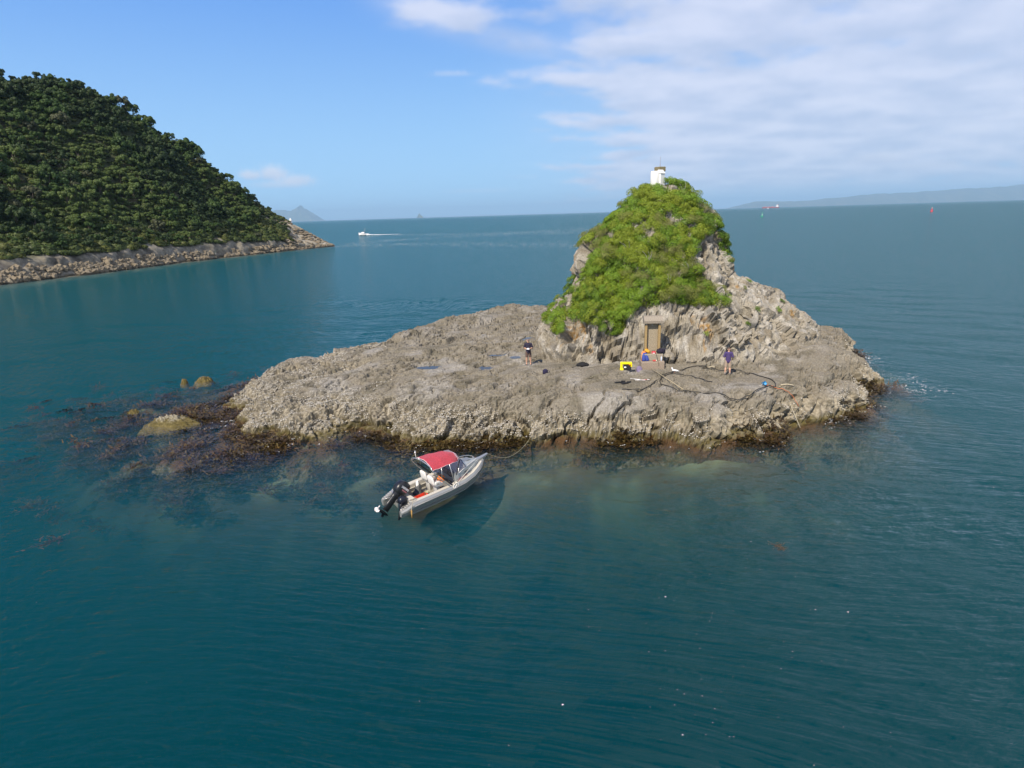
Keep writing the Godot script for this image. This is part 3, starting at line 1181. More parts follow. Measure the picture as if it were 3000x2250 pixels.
	for tn in tones.size():
		for k in 3:
			var r := RandomNumberGenerator.new()
			r.seed = 300 + tn * 10 + k
			var lobes := []
			for q in 24:
				var a := r.randf() * TAU
				var d := sqrt(r.randf()) * 2.5
				var sz := r.randf_range(0.40, 1.0)
				lobes.append([Vector3(cos(a) * d, 3.4 + (1.0 - d / 2.6) * 1.5 + r.randfn() * 0.35, sin(a) * d), Vector3(sz, sz * 0.88, sz), int(210 * sz * sz) + 24])
			for q in 5:
				var a := TAU * q / 5.0
				lobes.append([Vector3(cos(a) * 1.7, 1.6 + r.randf(), sin(a) * 1.7), Vector3(0.9, 0.8, 0.9), 60])
			var st := begin(false)
			tube(st, curve([Vector3(0, -1.0, 0), Vector3(0.15, 1.2, 0.1), Vector3(0.0, 2.6, 0.0)], 3), 0.28, 0.16, 6)
			for q in 6:
				var l: Vector3 = lobes[q][0]
				tube(st, curve([Vector3(0.08, 1.6, 0.05), l * Vector3(0.5, 0.8, 0.5), l], 3), 0.13, 0.04, 4)
			st.generate_normals()
			kinds.append([tn, leaf_crown(320 + tn * 10 + k, lobes, 1, 0.34, tones[tn][0], tones[tn][1], 0.2), st.commit()])
	var spots := []
	var mix := noise(104, 0.03, 2)
	rng.seed = 44
	var tries := 0
	while tries < 12000 and spots.size() < 1500:
		tries += 1
		var s := rng.randf_range(0.10, 0.985)
		var t := rng.randf_range(0.055, 1.12)
		var p := hill_at(s, t, nn)
		var low := 0.075 + nn.get_noise_2d(p.x * 2.0, p.z * 2.0) * 0.12
		if s > 0.70:
			low = maxf(low, lerpf(0.08, 1.08, (s - 0.72) / 0.20) + nn.get_noise_2d(p.x * 3.0, p.z * 3.0) * 0.1)
		if t < low:
			continue
		var ok := true
		for q in spots:
			if absf(q[0].x - p.x) < 2.8 and absf(q[0].z - p.z) < 2.8 and q[0].distance_squared_to(p) < 7.5:
				ok = false
				break
		if ok:
			spots.append([p, s, t])
	print("trees ", spots.size())
	var eye := Vector3(0, 12, 0)
	spots.sort_custom(func(a, b): return a[0].distance_squared_to(eye) + (4.0e5 if a[1] < 0.3 or a[2] > 1.05 else 0.0) < b[0].distance_squared_to(eye) + (4.0e5 if b[1] < 0.3 or b[2] > 1.05 else 0.0))
	var wood := {}
	for i in spots.size():
		var p: Vector3 = spots[i][0]
		var v2 := mix.get_noise_2d(p.x, p.z) + rng.randf_range(-0.25, 0.25)
		var tn := 0 if absf(v2) < 0.14 else (1 if v2 > 0.2 else (2 if v2 > 0.0 else 3))
		var k: Array = kinds[tn * 3 + rng.randi_range(0, 2)]
		var size := rng.randf_range(0.48, 0.86) * (1.5 if rng.randf() < 0.14 else 1.0)
		if spots[i][1] > 0.8 or spots[i][2] < 0.2:
			size *= 0.72
		var bs := Basis.from_euler(Vector3(0, rng.randf() * TAU, 0)).scaled(Vector3(size, size * rng.randf_range(0.75, 1.35), size * rng.randf_range(0.8, 1.2)))
		var tf := Transform3D(bs, p - Vector3(0, 0.9 * size, 0))
		if i < 300:
			var where := "on the wooded headland slope"
			if spots[i][2] < 0.25:
				where = "low on the headland just above its boulder shore"
			elif spots[i][1] > 0.75:
				where = "near the rocky point of the headland"
			var o := thing("coastal_tree", "%s %s" % [tones[tn][2], where], "tree", Vector3.ZERO, 0.0, tones[tn][2] + "s on the headland")
			o.transform = tf
			mesh_node("crown", k[1], lm, o)
			mesh_node("trunk", k[2], bark, o)
		else:
			if not wood.has(k):
				wood[k] = []
			wood[k].append(tf)
	for k in wood:
		var o := multi("hillside_wood", k[1], lm, wood[k])
		tag(o, "mass of %ss higher up the headland" % tones[k[0]][2].replace("coastal ", ""), "wood", "far trees of the headland wood")
	# undergrowth between the trees and over the bank
	var grass := leaf_crown(400, [[Vector3(0, 0.25, 0), Vector3(0.9, 0.4, 0.9), 150]], 1, 0.34, Color(0.065, 0.085, 0.02), Color(0.035, 0.055, 0.013), 0.1)
	var tuft := []
	var tint := []
	for k in 5200:
		var s := rng.randf_range(0.12, 0.93)
		var t := rng.randf_range(0.05, 1.05) if rng.randf() < 0.5 else rng.randf_range(0.05, 0.32)
		var p := hill_at(s, t, nn)
		if t < 0.042 + nn.get_noise_2d(p.x * 3.0, p.z * 3.0) * 0.045 or t < lerpf(0.0, 1.0, (s - 0.76) / 0.20) - 0.1 * rng.randf():
			continue
		var sz := rng.randf_range(0.7, 1.9)
		tuft.append(Transform3D(Basis.from_euler(Vector3(0, rng.randf() * TAU, 0)).scaled(Vector3(sz, sz * rng.randf_range(0.6, 1.3), sz)), p + Vector3(0, 0.1, 0)))
		var g := nn.get_noise_2d(p.x * 2.5 + 200.0, p.z * 2.5)
		tint.append(Color(1.0, 1.0, 1.0) if g < 0.1 else Color(1.45, 1.2, 1.1))
	var under := multi("undergrowth", grass, lm, tuft, tint)
	tag(under, "low green scrub and grass covering the headland bank", "undergrowth")
	# the little white marker on the point
	var mk := thing("white_marker", "tiny white navigation marker near the tip of the headland", "marker", hill_at(0.93, 0.8, nn))
	var st := begin()
	cbox(st, at(0, 1.0, 0), Vector3(1.1, 2.6, 1.1), 0.08)
	done("tower", st, plain(0.8, 0.8, 0.78, 0.5), mk)
	st = begin(false)
	lathe(st, [[0.35, 2.3], [0.35, 2.8], [0.1, 3.0]], Transform3D(), 8)
	done("lantern", st, plain(0.75, 0.75, 0.75, 0.5), mk)

# ---------------------------------------------------------------- far away
func range_mesh(pts: Array, depth: float, seed_: int, tone: Color, rows := 14) -> ArrayMesh:
	var nn := noise(seed_, 0.0011, 5)
	var ridge := noise(seed_ + 1, 0.002, 4, FastNoiseLite.TYPE_SIMPLEX_SMOOTH, FastNoiseLite.FRACTAL_RIDGED)
	var v := PackedVector3Array()
	var c := PackedColorArray()
	var cols := 200
	for j in rows:
		var t := float(j) / (rows - 1)
		var prof := sin(PI * t)
		for i in cols:
			var f := float(i) / (cols - 1) * (pts.size() - 1)
			var a := mini(int(f), pts.size() - 2)
			var p: Vector3 = pts[a].lerp(pts[a + 1], f - a)
			var h := p.y * pow(prof, 0.8)
			var q := Vector3(p.x, 0, p.z - depth * (0.5 - t))
			h += (nn.get_noise_2d(q.x, q.z) * 0.10 + (ridge.get_noise_2d(q.x, q.z) - 0.2) * 0.14) * p.y * prof
			q.y = h - (6.0 if j == 0 or j == rows - 1 else 0.0)
			v.append(q)
			c.append(tone if nn.get_noise_2d(q.x * 3.0, q.z * 3.0) < 0.15 else Color(0.10, 0.105, 0.05))
	return grid_mesh(v, cols, rows, c)

func build_far() -> void:
	var vm := vertex_mat(1.0)
	var tone := Color(0.045, 0.065, 0.03)
	kind(mesh_node("distant_hills", range_mesh([Vector3(9729, -6, -25300), Vector3(9890, 134, -25300), Vector3(10274, 242, -25300), Vector3(11406, 205, -25300), Vector3(12537, 208, -25300), Vector3(13282, 283, -25300), Vector3(14405, 341, -25300), Vector3(15152, 380, -25300), Vector3(17029, 417, -25300), Vector3(18524, 472, -25300), Vector3(19838, 490, -25300), Vector3(20988, 571, -25300), Vector3(22540, 640, -25300), Vector3(24840, 674, -25300)], 5200.0, 501, tone), vm), "structure")
	kind(mesh_node("distant_island", range_mesh([Vector3(-11270, 122, -27600), Vector3(-10810, 329, -27600), Vector3(-10414, 444, -27600), Vector3(-10136, 486, -27600), Vector3(-9828, 472, -27600), Vector3(-9485, 444, -27600), Vector3(-9308, 527, -27600), Vector3(-9166, 587, -27600), Vector3(-9110, 693, -27600), Vector3(-9039, 587, -27600), Vector3(-8924, 532, -27600), Vector3(-8715, 394, -27600), Vector3(-8464, 203, -27600), Vector3(-8298, -2, -27600)], 2000.0, 511, tone), vm), "structure")
	kind(mesh_node("distant_rock", range_mesh([Vector3(-3013, -2, -20700), Vector3(-2955, 104, -20700), Vector3(-2912, 159, -20700), Vector3(-2875, 95, -20700), Vector3(-2824, 63, -20700), Vector3(-2772, -4, -20700)], 140.0, 521, tone, 8), vm), "structure")
	# tanker
	var ship := thing("cargo_ship", "long red-hulled cargo ship far off below the distant hills", "ship", Vector3(2976, 0, -7000), deg_to_rad(-6.0))
	var st := begin()
	var rings := []
	for q in [[-92.0, 2.0, 14.0], [-80.0, 13.0, 12.5], [-50.0, 15.0, 11.5], [60.0, 15.0, 11.5], [84.0, 13.0, 12.0], [92.0, 9.0, 12.5]]:
		rings.append([Vector3(q[0], -3, -q[1] * 0.8), Vector3(q[0], q[2], -q[1]), Vector3(q[0], q[2], q[1]), Vector3(q[0], -3, q[1] * 0.8)])
	loft(st, rings)
	done("hull", st, plain(0.30, 0.06, 0.06, 0.6), ship)
	st = begin()
	cbox(st, at(70, 20, 0), Vector3(20, 18, 26), 1.0)
	cbox(st, at(68, 31, 0), Vector3(12, 6, 30), 0.6)
	done("superstructure", st, plain(0.75, 0.75, 0.74, 0.6), ship)
	st = begin()
	cbox(st, at(80, 32, 0), Vector3(7, 14, 7), 1.0)
	done("funnel", st, plain(0.35, 0.05, 0.04, 0.6), ship)
	for q in [-60, -20, 20]:
		st = begin()
		cbox(st, at(q, 14, 0), Vector3(24, 5, 20), 0.6)
		done("deck_house", st, plain(0.5, 0.22, 0.2, 0.7), ship)
	st = begin()
	tube(st, [Vector3(-84, 12, 0), Vector3(-84, 30, 0)], 0.8, 0.4)
	done("mast", st, plain(0.6, 0.6, 0.6, 0.6), ship)
	# channel buoys
	for b in [["green", Vector3(330, 0, -800), Color(0.02, 0.30, 0.17), "slender green channel buoy standing in the open sea", 1.0], ["red", Vector3(560, 0, -815), Color(0.55, 0.03, 0.05), "squat red channel buoy standing in the open sea", 1.0]]:
		var o := thing("channel_buoy", b[3], "buoy", b[1], 0.4)
		o.scale = Vector3.ONE * (0.9 if b[0] == "red" else 1.0)
		var cm := plain(b[2].r, b[2].g, b[2].b, 0.5)
		st = begin(false)
		lathe(st, [[1.5 * b[4], -0.6], [1.7 * b[4], 0.0], [1.7 * b[4], 0.9], [0.9 * b[4], 1.5]], Transform3D(), 12)
		done("float", st, cm, o)
		if b[0] == "green":
			st = begin(false)
			lathe(st, [[0.75, 1.4], [0.42, 3.4], [0.30, 5.6]], Transform3D(), 8)
			done("tower", st, plain(0.30, 0.55, 0.45, 0.5), o)
		else:
			st = begin()
			for q in 4:
				var a := TAU * q / 4.0
				tube(st, [Vector3(cos(a) * 1.3, 1.2, sin(a) * 1.3), Vector3(cos(a) * 0.35, 4.2, sin(a) * 0.35)], 0.22, 0.18, 4)
			cbox(st, at(0, 2.9, 0), Vector3(1.5, 1.3, 1.5), 0.1)
			done("tower", st, cm, o)
		st = begin(false)
		lathe(st, [[0.35, 4.2], [0.45, 5.0], [0.45, 6.0], [0.1, 6.4]], Transform3D(), 8)
		done("lantern", st, cm if b[0] == "green" else plain(0.7, 0.5, 0.45, 0.5), o)
	# speeding launch
	var boat := thing("motor_launch", "small white motor launch speeding past with a foaming wake", "boat", Vector3(-112, 0.15, -482), deg_to_rad(86.0))
	st = begin()
	rings = []
	for q in [[3.4, 1.2, 1.0], [0.0, 1.35, 1.05], [-2.4, 1.15, 1.35], [-3.6, 0.6, 1.7], [-4.3, 0.05, 1.95]]:
		rings.append([Vector3(-q[1], q[2], q[0]), Vector3(q[1], q[2], q[0]), Vector3(q[1] * 0.75, 0.1, q[0]), Vector3(0, -0.2, q[0]), Vector3(-q[1] * 0.75, 0.1, q[0])])
	loft(st, rings)
	done("hull", st, plain(0.82, 0.80, 0.80, 0.35), boat)
	st = begin()
	cbox(st, at(0, 1.75, -0.9), Vector3(1.9, 1.0, 2.2), 0.2)
	done("cabin", st, plain(0.80, 0.78, 0.78, 0.35), boat)
	st = begin()
	cbox(st, at(0, 2.62, -0.2), Vector3(2.0, 0.14, 2.4), 0.05)
	for q in [[-0.9, 0.8], [0.9, 0.8], [-0.9, -1.1], [0.9, -1.1]]:
		tube(st, [Vector3(q[0], 1.1, q[1]), Vector3(q[0], 2.6, q[1])], 0.05, 0.05, 4)
	done("hard_top", st, plain(0.05, 0.05, 0.06, 0.5), boat)
	for q in [-0.7, 0.7]:
		st = begin()
		tube(st, [Vector3(q, 2.6, 0.6), Vector3(q * 1.2, 5.4, 1.0)], 0.05, 0.03, 4)
		done("rod", st, plain(0.7, 0.7, 0.7, 0.5), boat)
	# tiny boats on the horizon
	var far := thing("far_boat", "tiny white boat on the hazy horizon below the distant hills", "boat", Vector3(2190, 0, -5200), 0.3)
	st = begin()
	rings = []
	for q in [[9.0, 2.6, 2.0], [0.0, 3.0, 2.2], [-8.0, 1.6, 3.0], [-12.0, 0.1, 3.6]]:
		rings.append([Vector3(-q[1], q[2], q[0]), Vector3(q[1], q[2], q[0]), Vector3(q[1] * 0.7, -0.5, q[0]), Vector3(-q[1] * 0.7, -0.5, q[0])])
	loft(st, rings)
	done("hull", st, plain(0.8, 0.8, 0.8, 0.4), far)
	st = begin()
	cbox(st, at(0, 4.4, 0), Vector3(4.5, 4.0, 7.0), 0.4)
	done("cabin", st, plain(0.8, 0.8, 0.8, 0.4), far)

# ---------------------------------------------------------------- kelp, foam, loose rocks
func build_water_edge() -> void:
	var nn := noise(601, 0.16, 3)
	# fronds of brown kelp, a tangle of straps
	var r := RandomNumberGenerator.new()
	r.seed = 61
	var v := PackedVector3Array()
	var n := PackedVector3Array()
	var c := PackedColorArray()
	var idx := PackedInt32Array()
	for k in 44:
		var a := r.randfn() * 0.9 + (PI if r.randf() < 0.3 else 0.0)
		var len := r.randf_range(0.15, 0.4)
		var p := Vector3(r.randfn() * 0.26, r.randf() * 0.05, r.randfn() * 0.26)
		var bend := r.randf_range(-1.2, 1.2)
		var wide := r.randf_range(0.025, 0.06)
		var tone := Color(0.040, 0.027, 0.010) if r.randf() < 0.7 else Color(0.085, 0.058, 0.018)
		for q in 5:
			var f := q / 4.0
			var d := Vector3(cos(a + bend * f), 0, sin(a + bend * f))
			var s := Vector3(-d.z, r.randf_range(-0.5, 0.5), d.x) * wide * (1.0 - f * 0.6)
			p += d * len / 4.0 + Vector3(0, r.randf_range(-0.03, 0.045), 0)
			var b := v.size()
			v.append(p - s)
			v.append(p + s)
			n.append(Vector3.UP)
			n.append(Vector3.UP)
			c.append(tone)
			c.append(tone * 1.15)
			if q > 0:
				idx.append_array([b - 2, b, b - 1, b - 1, b, b + 1])
	var frond := array_mesh(v, n, idx, c)
	var km := vertex_mat(0.35)
	var where := []
	var tint := []
	rng.seed = 62
	for k in 160000:
		if where.size() > 12000:
			break
		var x := rng.randf_range(-44.0, 30.0)
		var z := rng.randf_range(-56.0, -22.0)
		var d := base_at(x, z, inside)
		if d > 0.35 or d < -14.0:
			continue
		var reef := bump(x, z, -23.5, -38.0, 7.5, 5.6) + 0.75 * bump(x, z, -15.0, -30.6, 6.0, 2.6)
		var want := clampf(reef * 0.8, 0.0, 0.7) + 0.5 * exp(-absf(d + 0.25) / 0.4)
		want *= smoothstep(-0.12, 0.12, nn.get_noise_2d(x * 1.3, z * 1.8))
		if rng.randf() > want:
			continue
		var bed := base_at(x, z, coarse)
		var y := maxf(bed + 0.12, -0.55 - rng.randf() * 1.2)
		if d > -0.5 and rng.randf() < 0.5:
			y = rng.randf_range(-0.16, 0.03)
		elif rng.randf() < 0.015:
			y = rng.randf_range(-0.15, -0.03)
		var s := rng.randf_range(0.5, 1.1)
		where.append(Transform3D(Basis.from_euler(Vector3(rng.randf_range(-0.3, 0.3), rng.randf() * TAU, rng.randf_range(-0.3, 0.3))).scaled(Vector3(s, s, s)), Vector3(x, y, z)))
		var g := rng.randf_range(0.6, 1.4)
		tint.append(Color(g, g * rng.randf_range(0.85, 1.1), g))
	print("kelp ", where.size())
	tag(multi("kelp", frond, km, where, tint), "brown kelp fronds washing round the islet and over the reef", "kelp")
	# one clump adrift
	var clump := []
	for k in 3:
		clump.append(Transform3D(Basis.from_euler(Vector3(0, rng.randf() * TAU, 0)).scaled(Vector3.ONE * 0.30), Vector3(9.6 + rng.randf_range(-0.2, 0.2), -0.03, -19.4 + rng.randf_range(-0.2, 0.2))))
	tag(multi("drifting_seaweed", frond, km, clump), "small clump of orange-brown seaweed adrift on open water", "seaweed")
	# loose rocks standing out of the reef
	for e in [[-21.5, -35.7, 1.75, 0.50, 1.0, "large weedy tidal rock standing off the end of the islet"], [-24.5, -46.0, 0.62, 0.42, 0.35, "flat dark-hollowed rock awash behind the end of the islet"], [-25.9, -45.7, 0.28, 0.38, 0.25, "small pale rock awash behind the end of the islet"], [-25.4, -38.2, 0.35, 0.2, 0.25, "small rock just breaking the surface in the kelp"]]:
		var rn := noise(int(e[0] * -10), 0.9, 4)
		var rows := 26
		var cols := 40
		var pv := PackedVector3Array()
		var pc := PackedColorArray()
		for j in rows:
			var t := float(j) / (rows - 1)
			for i in cols:
				var a := TAU * i / (cols - 1)
				var dx := cos(a)
				var dz := sin(a)
				var rim: float = e[2] * (1.0 + 0.30 * rn.get_noise_2d(dx * 1.3, dz * 1.3))
				var rr := rim * t * 1.25
				var p := Vector3(dx * rr, 0, dz * rr * (e[4] / e[2] if e[2] > 1.0 else 0.8))
				p.y = e[3] * (1.0 - pow(t, 2.2) * 2.2) * (0.8 + 0.5 * rn.get_noise_2d(p.x * 1.2 + 7.0, p.z * 1.2)) + rn.get_noise_2d(p.x * 4.0, p.z * 4.0) * 0.20 + rn.get_noise_2d(p.x * 14.0, p.z * 14.0) * 0.06
				pv.append(p)
				var s := rn.get_noise_2d(p.x * 9.0, p.z * 9.0)
				var cc := mixc(Color(0.12, 0.095, 0.022), Color(0.21, 0.17, 0.06), smoothstep(-0.2, 0.3, s))
				cc = mixc(cc, Color(0.40, 0.37, 0.29), smoothstep(0.28, 0.46, p.y + s * 0.25))
				pc.append(cc)
		var o := mesh_node("tidal_rock", grid_mesh(pv, cols, rows, pc), mats.rock)
		o.position = Vector3(e[0], 0, e[1])
		tag(o, e[5], "rock")
	# foam: small ragged rafts of bubbles
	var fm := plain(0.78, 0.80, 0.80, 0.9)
	var st := begin(false)
	for k in 7:
		var t0 := TAU * k / 7.0
		var t1 := TAU * (k + 1) / 7.0
		var r0 := 0.5 + 0.35 * sin(k * 2.7)
		var r1 := 0.5 + 0.35 * sin(((k + 1) % 7) * 2.7)
		st.add_vertex(Vector3(0, 0.25, 0))
		st.add_vertex(Vector3(cos(t0) * r0, 0, sin(t0) * r0))
		st.add_vertex(Vector3(cos(t1) * r1, 0, sin(t1) * r1))
	st.generate_normals()
	var fleck := st.commit()
	var flecks := []
	var lace := noise(603, 0.55, 3, FastNoiseLite.TYPE_SIMPLEX_SMOOTH, FastNoiseLite.FRACTAL_RIDGED)
	for k in 200000:
		var x := rng.randf_range(-24.0, 34.0)
		var z := rng.randf_range(-60.0, -24.0)
		var d := base_at(x, z, inside)
		if d > 0.1:
			continue
		var want := 0.0
		want += 0.8 * bump(x, z, 26.9, -37.9, 1.4, 0.9) + 0.7 * bump(x, z, 28.8, -46.6, 1.1, 1.3) + 0.4 * bump(x, z, 27.8, -40.6, 1.2, 1.4)
		want += exp(d / 0.30) * 1.2 * smoothstep(-0.05, 0.35, nn.get_noise_2d(x * 2.0, z * 2.0))
		want += 0.5 * bump(x, z, -17.8, -35.4, 1.0, 0.9) + 0.25 * bump(x, z, -19.0, -39.0, 1.4, 0.8)
		want *= smoothstep(0.15, 0.6, lace.get_noise_2d(x, z * 1.4))
		if rng.randf() < want:
			var s := rng.randf_range(0.02, 0.075)
			flecks.append(Transform3D(Basis.from_euler(Vector3(0, rng.randf() * TAU, 0)).scaled(Vector3(s * 1.4, s * 0.3, s)), Vector3(x, 0.045, z)))
	# lapping wash along the waterline
	for o in range(0, fine.size(), 1):
		var p := fine[o]
		if absf(p.y - 0.0) < 0.06 and p.z > -58.0 and rng.randf() < 0.6 * smoothstep(-0.15, 0.35, nn.get_noise_2d(p.x * 2.2, p.z * 2.2)):
			var s := rng.randf_range(0.02, 0.06)
			flecks.append(Transform3D(Basis.from_euler(Vector3(0, rng.randf() * TAU, 0)).scaled(Vector3(s * 1.6, s * 0.3, s)), Vector3(p.x + rng.randf_range(-0.12, 0.12), 0.05, p.z + rng.randf_range(0.0, 0.16))))
	for k in 2600:
		var f := rng.randf()
		var x := rng.randf_range(-20.0, 26.0)
		var z := rng.randf_range(-25.0, -9.0)
		if rng.randf() > bump(x, z, 5.2, -13.5, 2.6, 4.0) + bump(x, z, 21.5, -24.0, 3.4, 1.8) + 0.25 * bump(x, z, 10.0, -18.0, 4.0, 3.0) + 0.02:
			continue
		var s := rng.randf_range(0.006, 0.02) * (2.2 if f < 0.06 else 1.0)
		flecks.append(Transform3D(Basis.from_euler(Vector3(0, rng.randf() * TAU, 0)).scaled(Vector3(s * 1.3, s * 0.6, s)), Vector3(x, 0.05, z)))
	tag(multi("sea_foam", fleck, fm, flecks), "white foam flecks along the islet's edge and on the water", "foam")
	print("foam ", flecks.size())
	# the launch's wake: churned water behind it, and painted sheen on old wake lines
	var wake := []
	for k in 900:
		var f := pow(rng.randf(), 1.6)
		var x := -109.0 + f * 26.0
		var side := rng.randfn() * (0.5 + f * 1.6)
		var s := rng.randf_range(0.25, 0.7) * (1.15 - f * 0.6)
		wake.append(Transform3D(Basis.from_euler(Vector3(0, rng.randf() * TAU, 0)).scaled(Vector3(s * 1.6, s * 1.4 * (1.0 - f), s)), Vector3(x, 0.1 + 0.5 * exp(-f * 7.0) * rng.randf(), -480.5 + side + f * 1.5)))
	for k in 3000:  # pale flecks stand in for sky reflected by smoother water
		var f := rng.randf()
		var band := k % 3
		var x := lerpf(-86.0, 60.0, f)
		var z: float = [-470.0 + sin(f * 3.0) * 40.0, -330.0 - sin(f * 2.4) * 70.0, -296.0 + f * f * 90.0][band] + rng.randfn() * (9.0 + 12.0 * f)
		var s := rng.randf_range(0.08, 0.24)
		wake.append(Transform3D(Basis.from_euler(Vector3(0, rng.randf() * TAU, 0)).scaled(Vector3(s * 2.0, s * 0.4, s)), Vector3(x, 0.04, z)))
	tag(multi("boat_wake", fleck, fm, wake), "white churned wake behind the far motor launch, with flecks as painted sheen on old wake lines", "wake")

# ---------------------------------------------------------------- the moored boat
func text_part(called: String, words: String, size: float, mat: Material, xf: Transform3D, parent: Node) -> void:
	var t := TextMesh.new()
	t.text = words
	var f := SystemFont.new()
	f.font_names = PackedStringArray(["Droid Sans"])
	f.font_weight = 700
	t.font = f
	t.font_size = 32
	t.pixel_size = size / 32.0
	t.depth = 0.004
	var o := mesh_node(called, t, mat, parent)
	o.transform = xf

func pontoon_ring(z: float, hb: float, yt: float, s: float, k := 1.0) -> Array:
	return [Vector3(s * (hb - 0.30 * k), yt - 0.02, z), Vector3(s * (hb - 0.07 * k), yt, z), Vector3(s * hb, yt - 0.09 * k, z), Vector3(s * hb, yt - 0.20 * k, z), Vector3(s * (hb - 0.10 * k), yt - 0.44 * k, z), Vector3(s * (hb - 0.30 * k), yt - 0.48 * k, z)]

func build_boat() -> void:
	var alu := grained(0.44, 0.44, 0.42, 0.38, 6.0, 0.2, 0.05, 0.55)
	var pale := grained(0.56, 0.53, 0.46, 0.75, 9.0, 0.2, 0.10)
	var cabin_grey := grained(0.40, 0.43, 0.43, 0.45, 5.0, 0.2, 0.03, 0.2)
	var white := grained(0.80, 0.78, 0.74, 0.45, 6.0, 0.2, 0.03)
	var black := grained(0.018, 0.019, 0.022, 0.32, 5.0, 0.2, 0.03)
	var strap := plain(0.02, 0.018, 0.024, 0.85)
	var steel := plain(0.62, 0.60, 0.57, 0.28, 0.8)
	var rope := grained(0.62, 0.57, 0.45, 0.95, 20.0, 0.4, 0.1)
	var root := thing("moored_boat", "grey aluminium pontoon boat with red canopy and two black outboards moored off the islet", "boat", Vector3(-3.42, 0.0, -24.62), deg_to_rad(-49.0))
	root.rotation.x = deg_to_rad(1.0)
	root.rotation.z = deg_to_rad(-1.0)
	root.scale = Vector3.ONE * 0.94
	var form := [[2.62, 0.90, 0.36, 0.62], [2.35, 0.96, 0.45, 0.85], [2.0, 0.99, 0.60, 1.0], [1.0, 1.0, 0.63, 1.0], [0.0, 1.0, 0.67, 1.0], [-0.9, 0.97, 0.74, 1.0], [-1.55, 0.83, 0.83, 1.0], [-2.05, 0.60, 0.92, 0.95], [-2.42, 0.36, 0.98, 0.85], [-2.62, 0.20, 1.01, 0.6]]
	for s in [-1.0, 1.0]:
		var st := begin()
		var rings := []
		for q in form:
			rings.append(pontoon_ring(q[0], q[1], q[2], s, q[3]))
		loft(st, rings)
		var tube_part := done("pontoon", st, alu, root)
		# non-slip tread along the top
		st = begin()
		rings = []
		for i in range(2, 9):
			var q: Array = form[i]
			var k: float = q[3]
			rings.append([Vector3(s * (q[1] - 0.285 * k), q[2] - 0.012, q[0]), Vector3(s * (q[1] - 0.075 * k), q[2] + 0.006, q[0]), Vector3(s * (q[1] - 0.075 * k), q[2] + 0.016, q[0]), Vector3(s * (q[1] - 0.285 * k), q[2] - 0.002, q[0])])
		loft(st, rings)
		done("tread", st, pale, tube_part)
		st = begin()
		for q in 5:
			cbox(st, at(s * 0.80, 0.385 + q * 0.045, 2.56 - q * 0.10, -20.0), Vector3(0.16, 0.012, 0.06), 0.003)
		done("step_pad", st, pale, tube_part)
		st = begin(false)
		var rail := []
		for q in form.slice(2, 9):
			rail.append(Vector3(s * (q[1] + 0.012), q[2] - 0.145, q[0]))
		tube(st, rail, 0.028, -1.0, 6)
		done("rubbing_strake", st, plain(0.22, 0.22, 0.22, 0.7), tube_part)
	var st := begin()
	var rings := []
	for q in [[2.1, 0.92, 0.14, -0.22], [1.0, 0.93, 0.17, -0.25], [0.0, 0.93, 0.21, -0.25], [-0.9, 0.90, 0.28, -0.22], [-1.55, 0.76, 0.38, -0.10], [-2.05, 0.53, 0.48, 0.10], [-2.45, 0.28, 0.60, 0.36], [-2.70, 0.05, 0.82, 0.72]]:
		rings.append([Vector3(-q[1], q[2], q[0]), Vector3(-q[1] * 0.97, q[2] - 0.10, q[0]), Vector3(0, q[3], q[0]), Vector3(q[1] * 0.97, q[2] - 0.10, q[0]), Vector3(q[1], q[2], q[0])])
	loft(st, rings)
	done("hull_bottom", st, alu, root)
	st = begin()
	cbox(st, at(0, 0.20, 0.75), Vector3(1.42, 0.06, 2.6), 0.01)
	done("deck", st, grained(0.40, 0.38, 0.33, 0.8, 8.0, 0.4, 0.08), root)
	for s in [-1.0, 1.0]:
		st = begin()
		cbox(st, at(s * 0.705, 0.40, 0.72), Vector3(0.03, 0.42, 2.60), 0.006)
		cbox(st, at(s * 0.66, 0.44, 0.9), Vector3(0.05, 0.03, 2.2), 0.006)
		done("side_liner", st, pale, root)
	# transom, well and boarding step
	st = begin()
	cbox(st, at(0, 0.36, 2.02), Vector3(1.40, 0.52, 0.07), 0.015)
	done("transom", st, alu, root)
	st = begin()
	cbox(st, at(0, 0.50, 1.80), Vector3(1.38, 0.05, 0.36), 0.012)
	cbox(st, at(0.42, 0.60, 1.86), Vector3(0.36, 0.05, 0.30), 0.012)
	done("stern_bench", st, pale, root)
	for s in [-1.0, 1.0]:
		st = begin(false)
		tube(st, curve([Vector3(s * 0.52, 0.30, 2.08), Vector3(s * 0.56, 0.42, 2.30), Vector3(s * 0.66, 0.40, 2.5), Vector3(s * 0.72, 0.30, 2.52)], 4), 0.018, -1.0, 6)
		done("grab_rail", st, steel, root)
	# cuddy cabin
	st = begin()
	rings = []
	for q in [[-0.50, 0.73, 0.68, 1.20, 0.60], [-0.95, 0.70, 0.72, 1.24, 0.52], [-1.45, 0.58, 0.80, 1.22, 0.42], [-1.95, 0.38, 0.90, 1.16, 0.26], [-2.30, 0.20, 0.96, 1.06, 0.14]]:
		rings.append([Vector3(-q[1], q[2] - 0.1, q[0]), Vector3(-q[4] - 0.05, q[3] - 0.06, q[0]), Vector3(-q[4] + 0.05, q[3], q[0]), Vector3(q[4] - 0.05, q[3], q[0]), Vector3(q[4] + 0.05, q[3] - 0.06, q[0]), Vector3(q[1], q[2] - 0.1, q[0])])
	loft(st, rings)
	var cabin := done("cabin", st, cabin_grey, root)
	st = begin()
	cbox(st, at(-0.06, 1.215, -1.62, 2.0), Vector3(0.34, 0.02, 0.50), 0.006)
	done("hatch", st, plain(0.16, 0.17, 0.18, 0.25), cabin)
	st = begin()
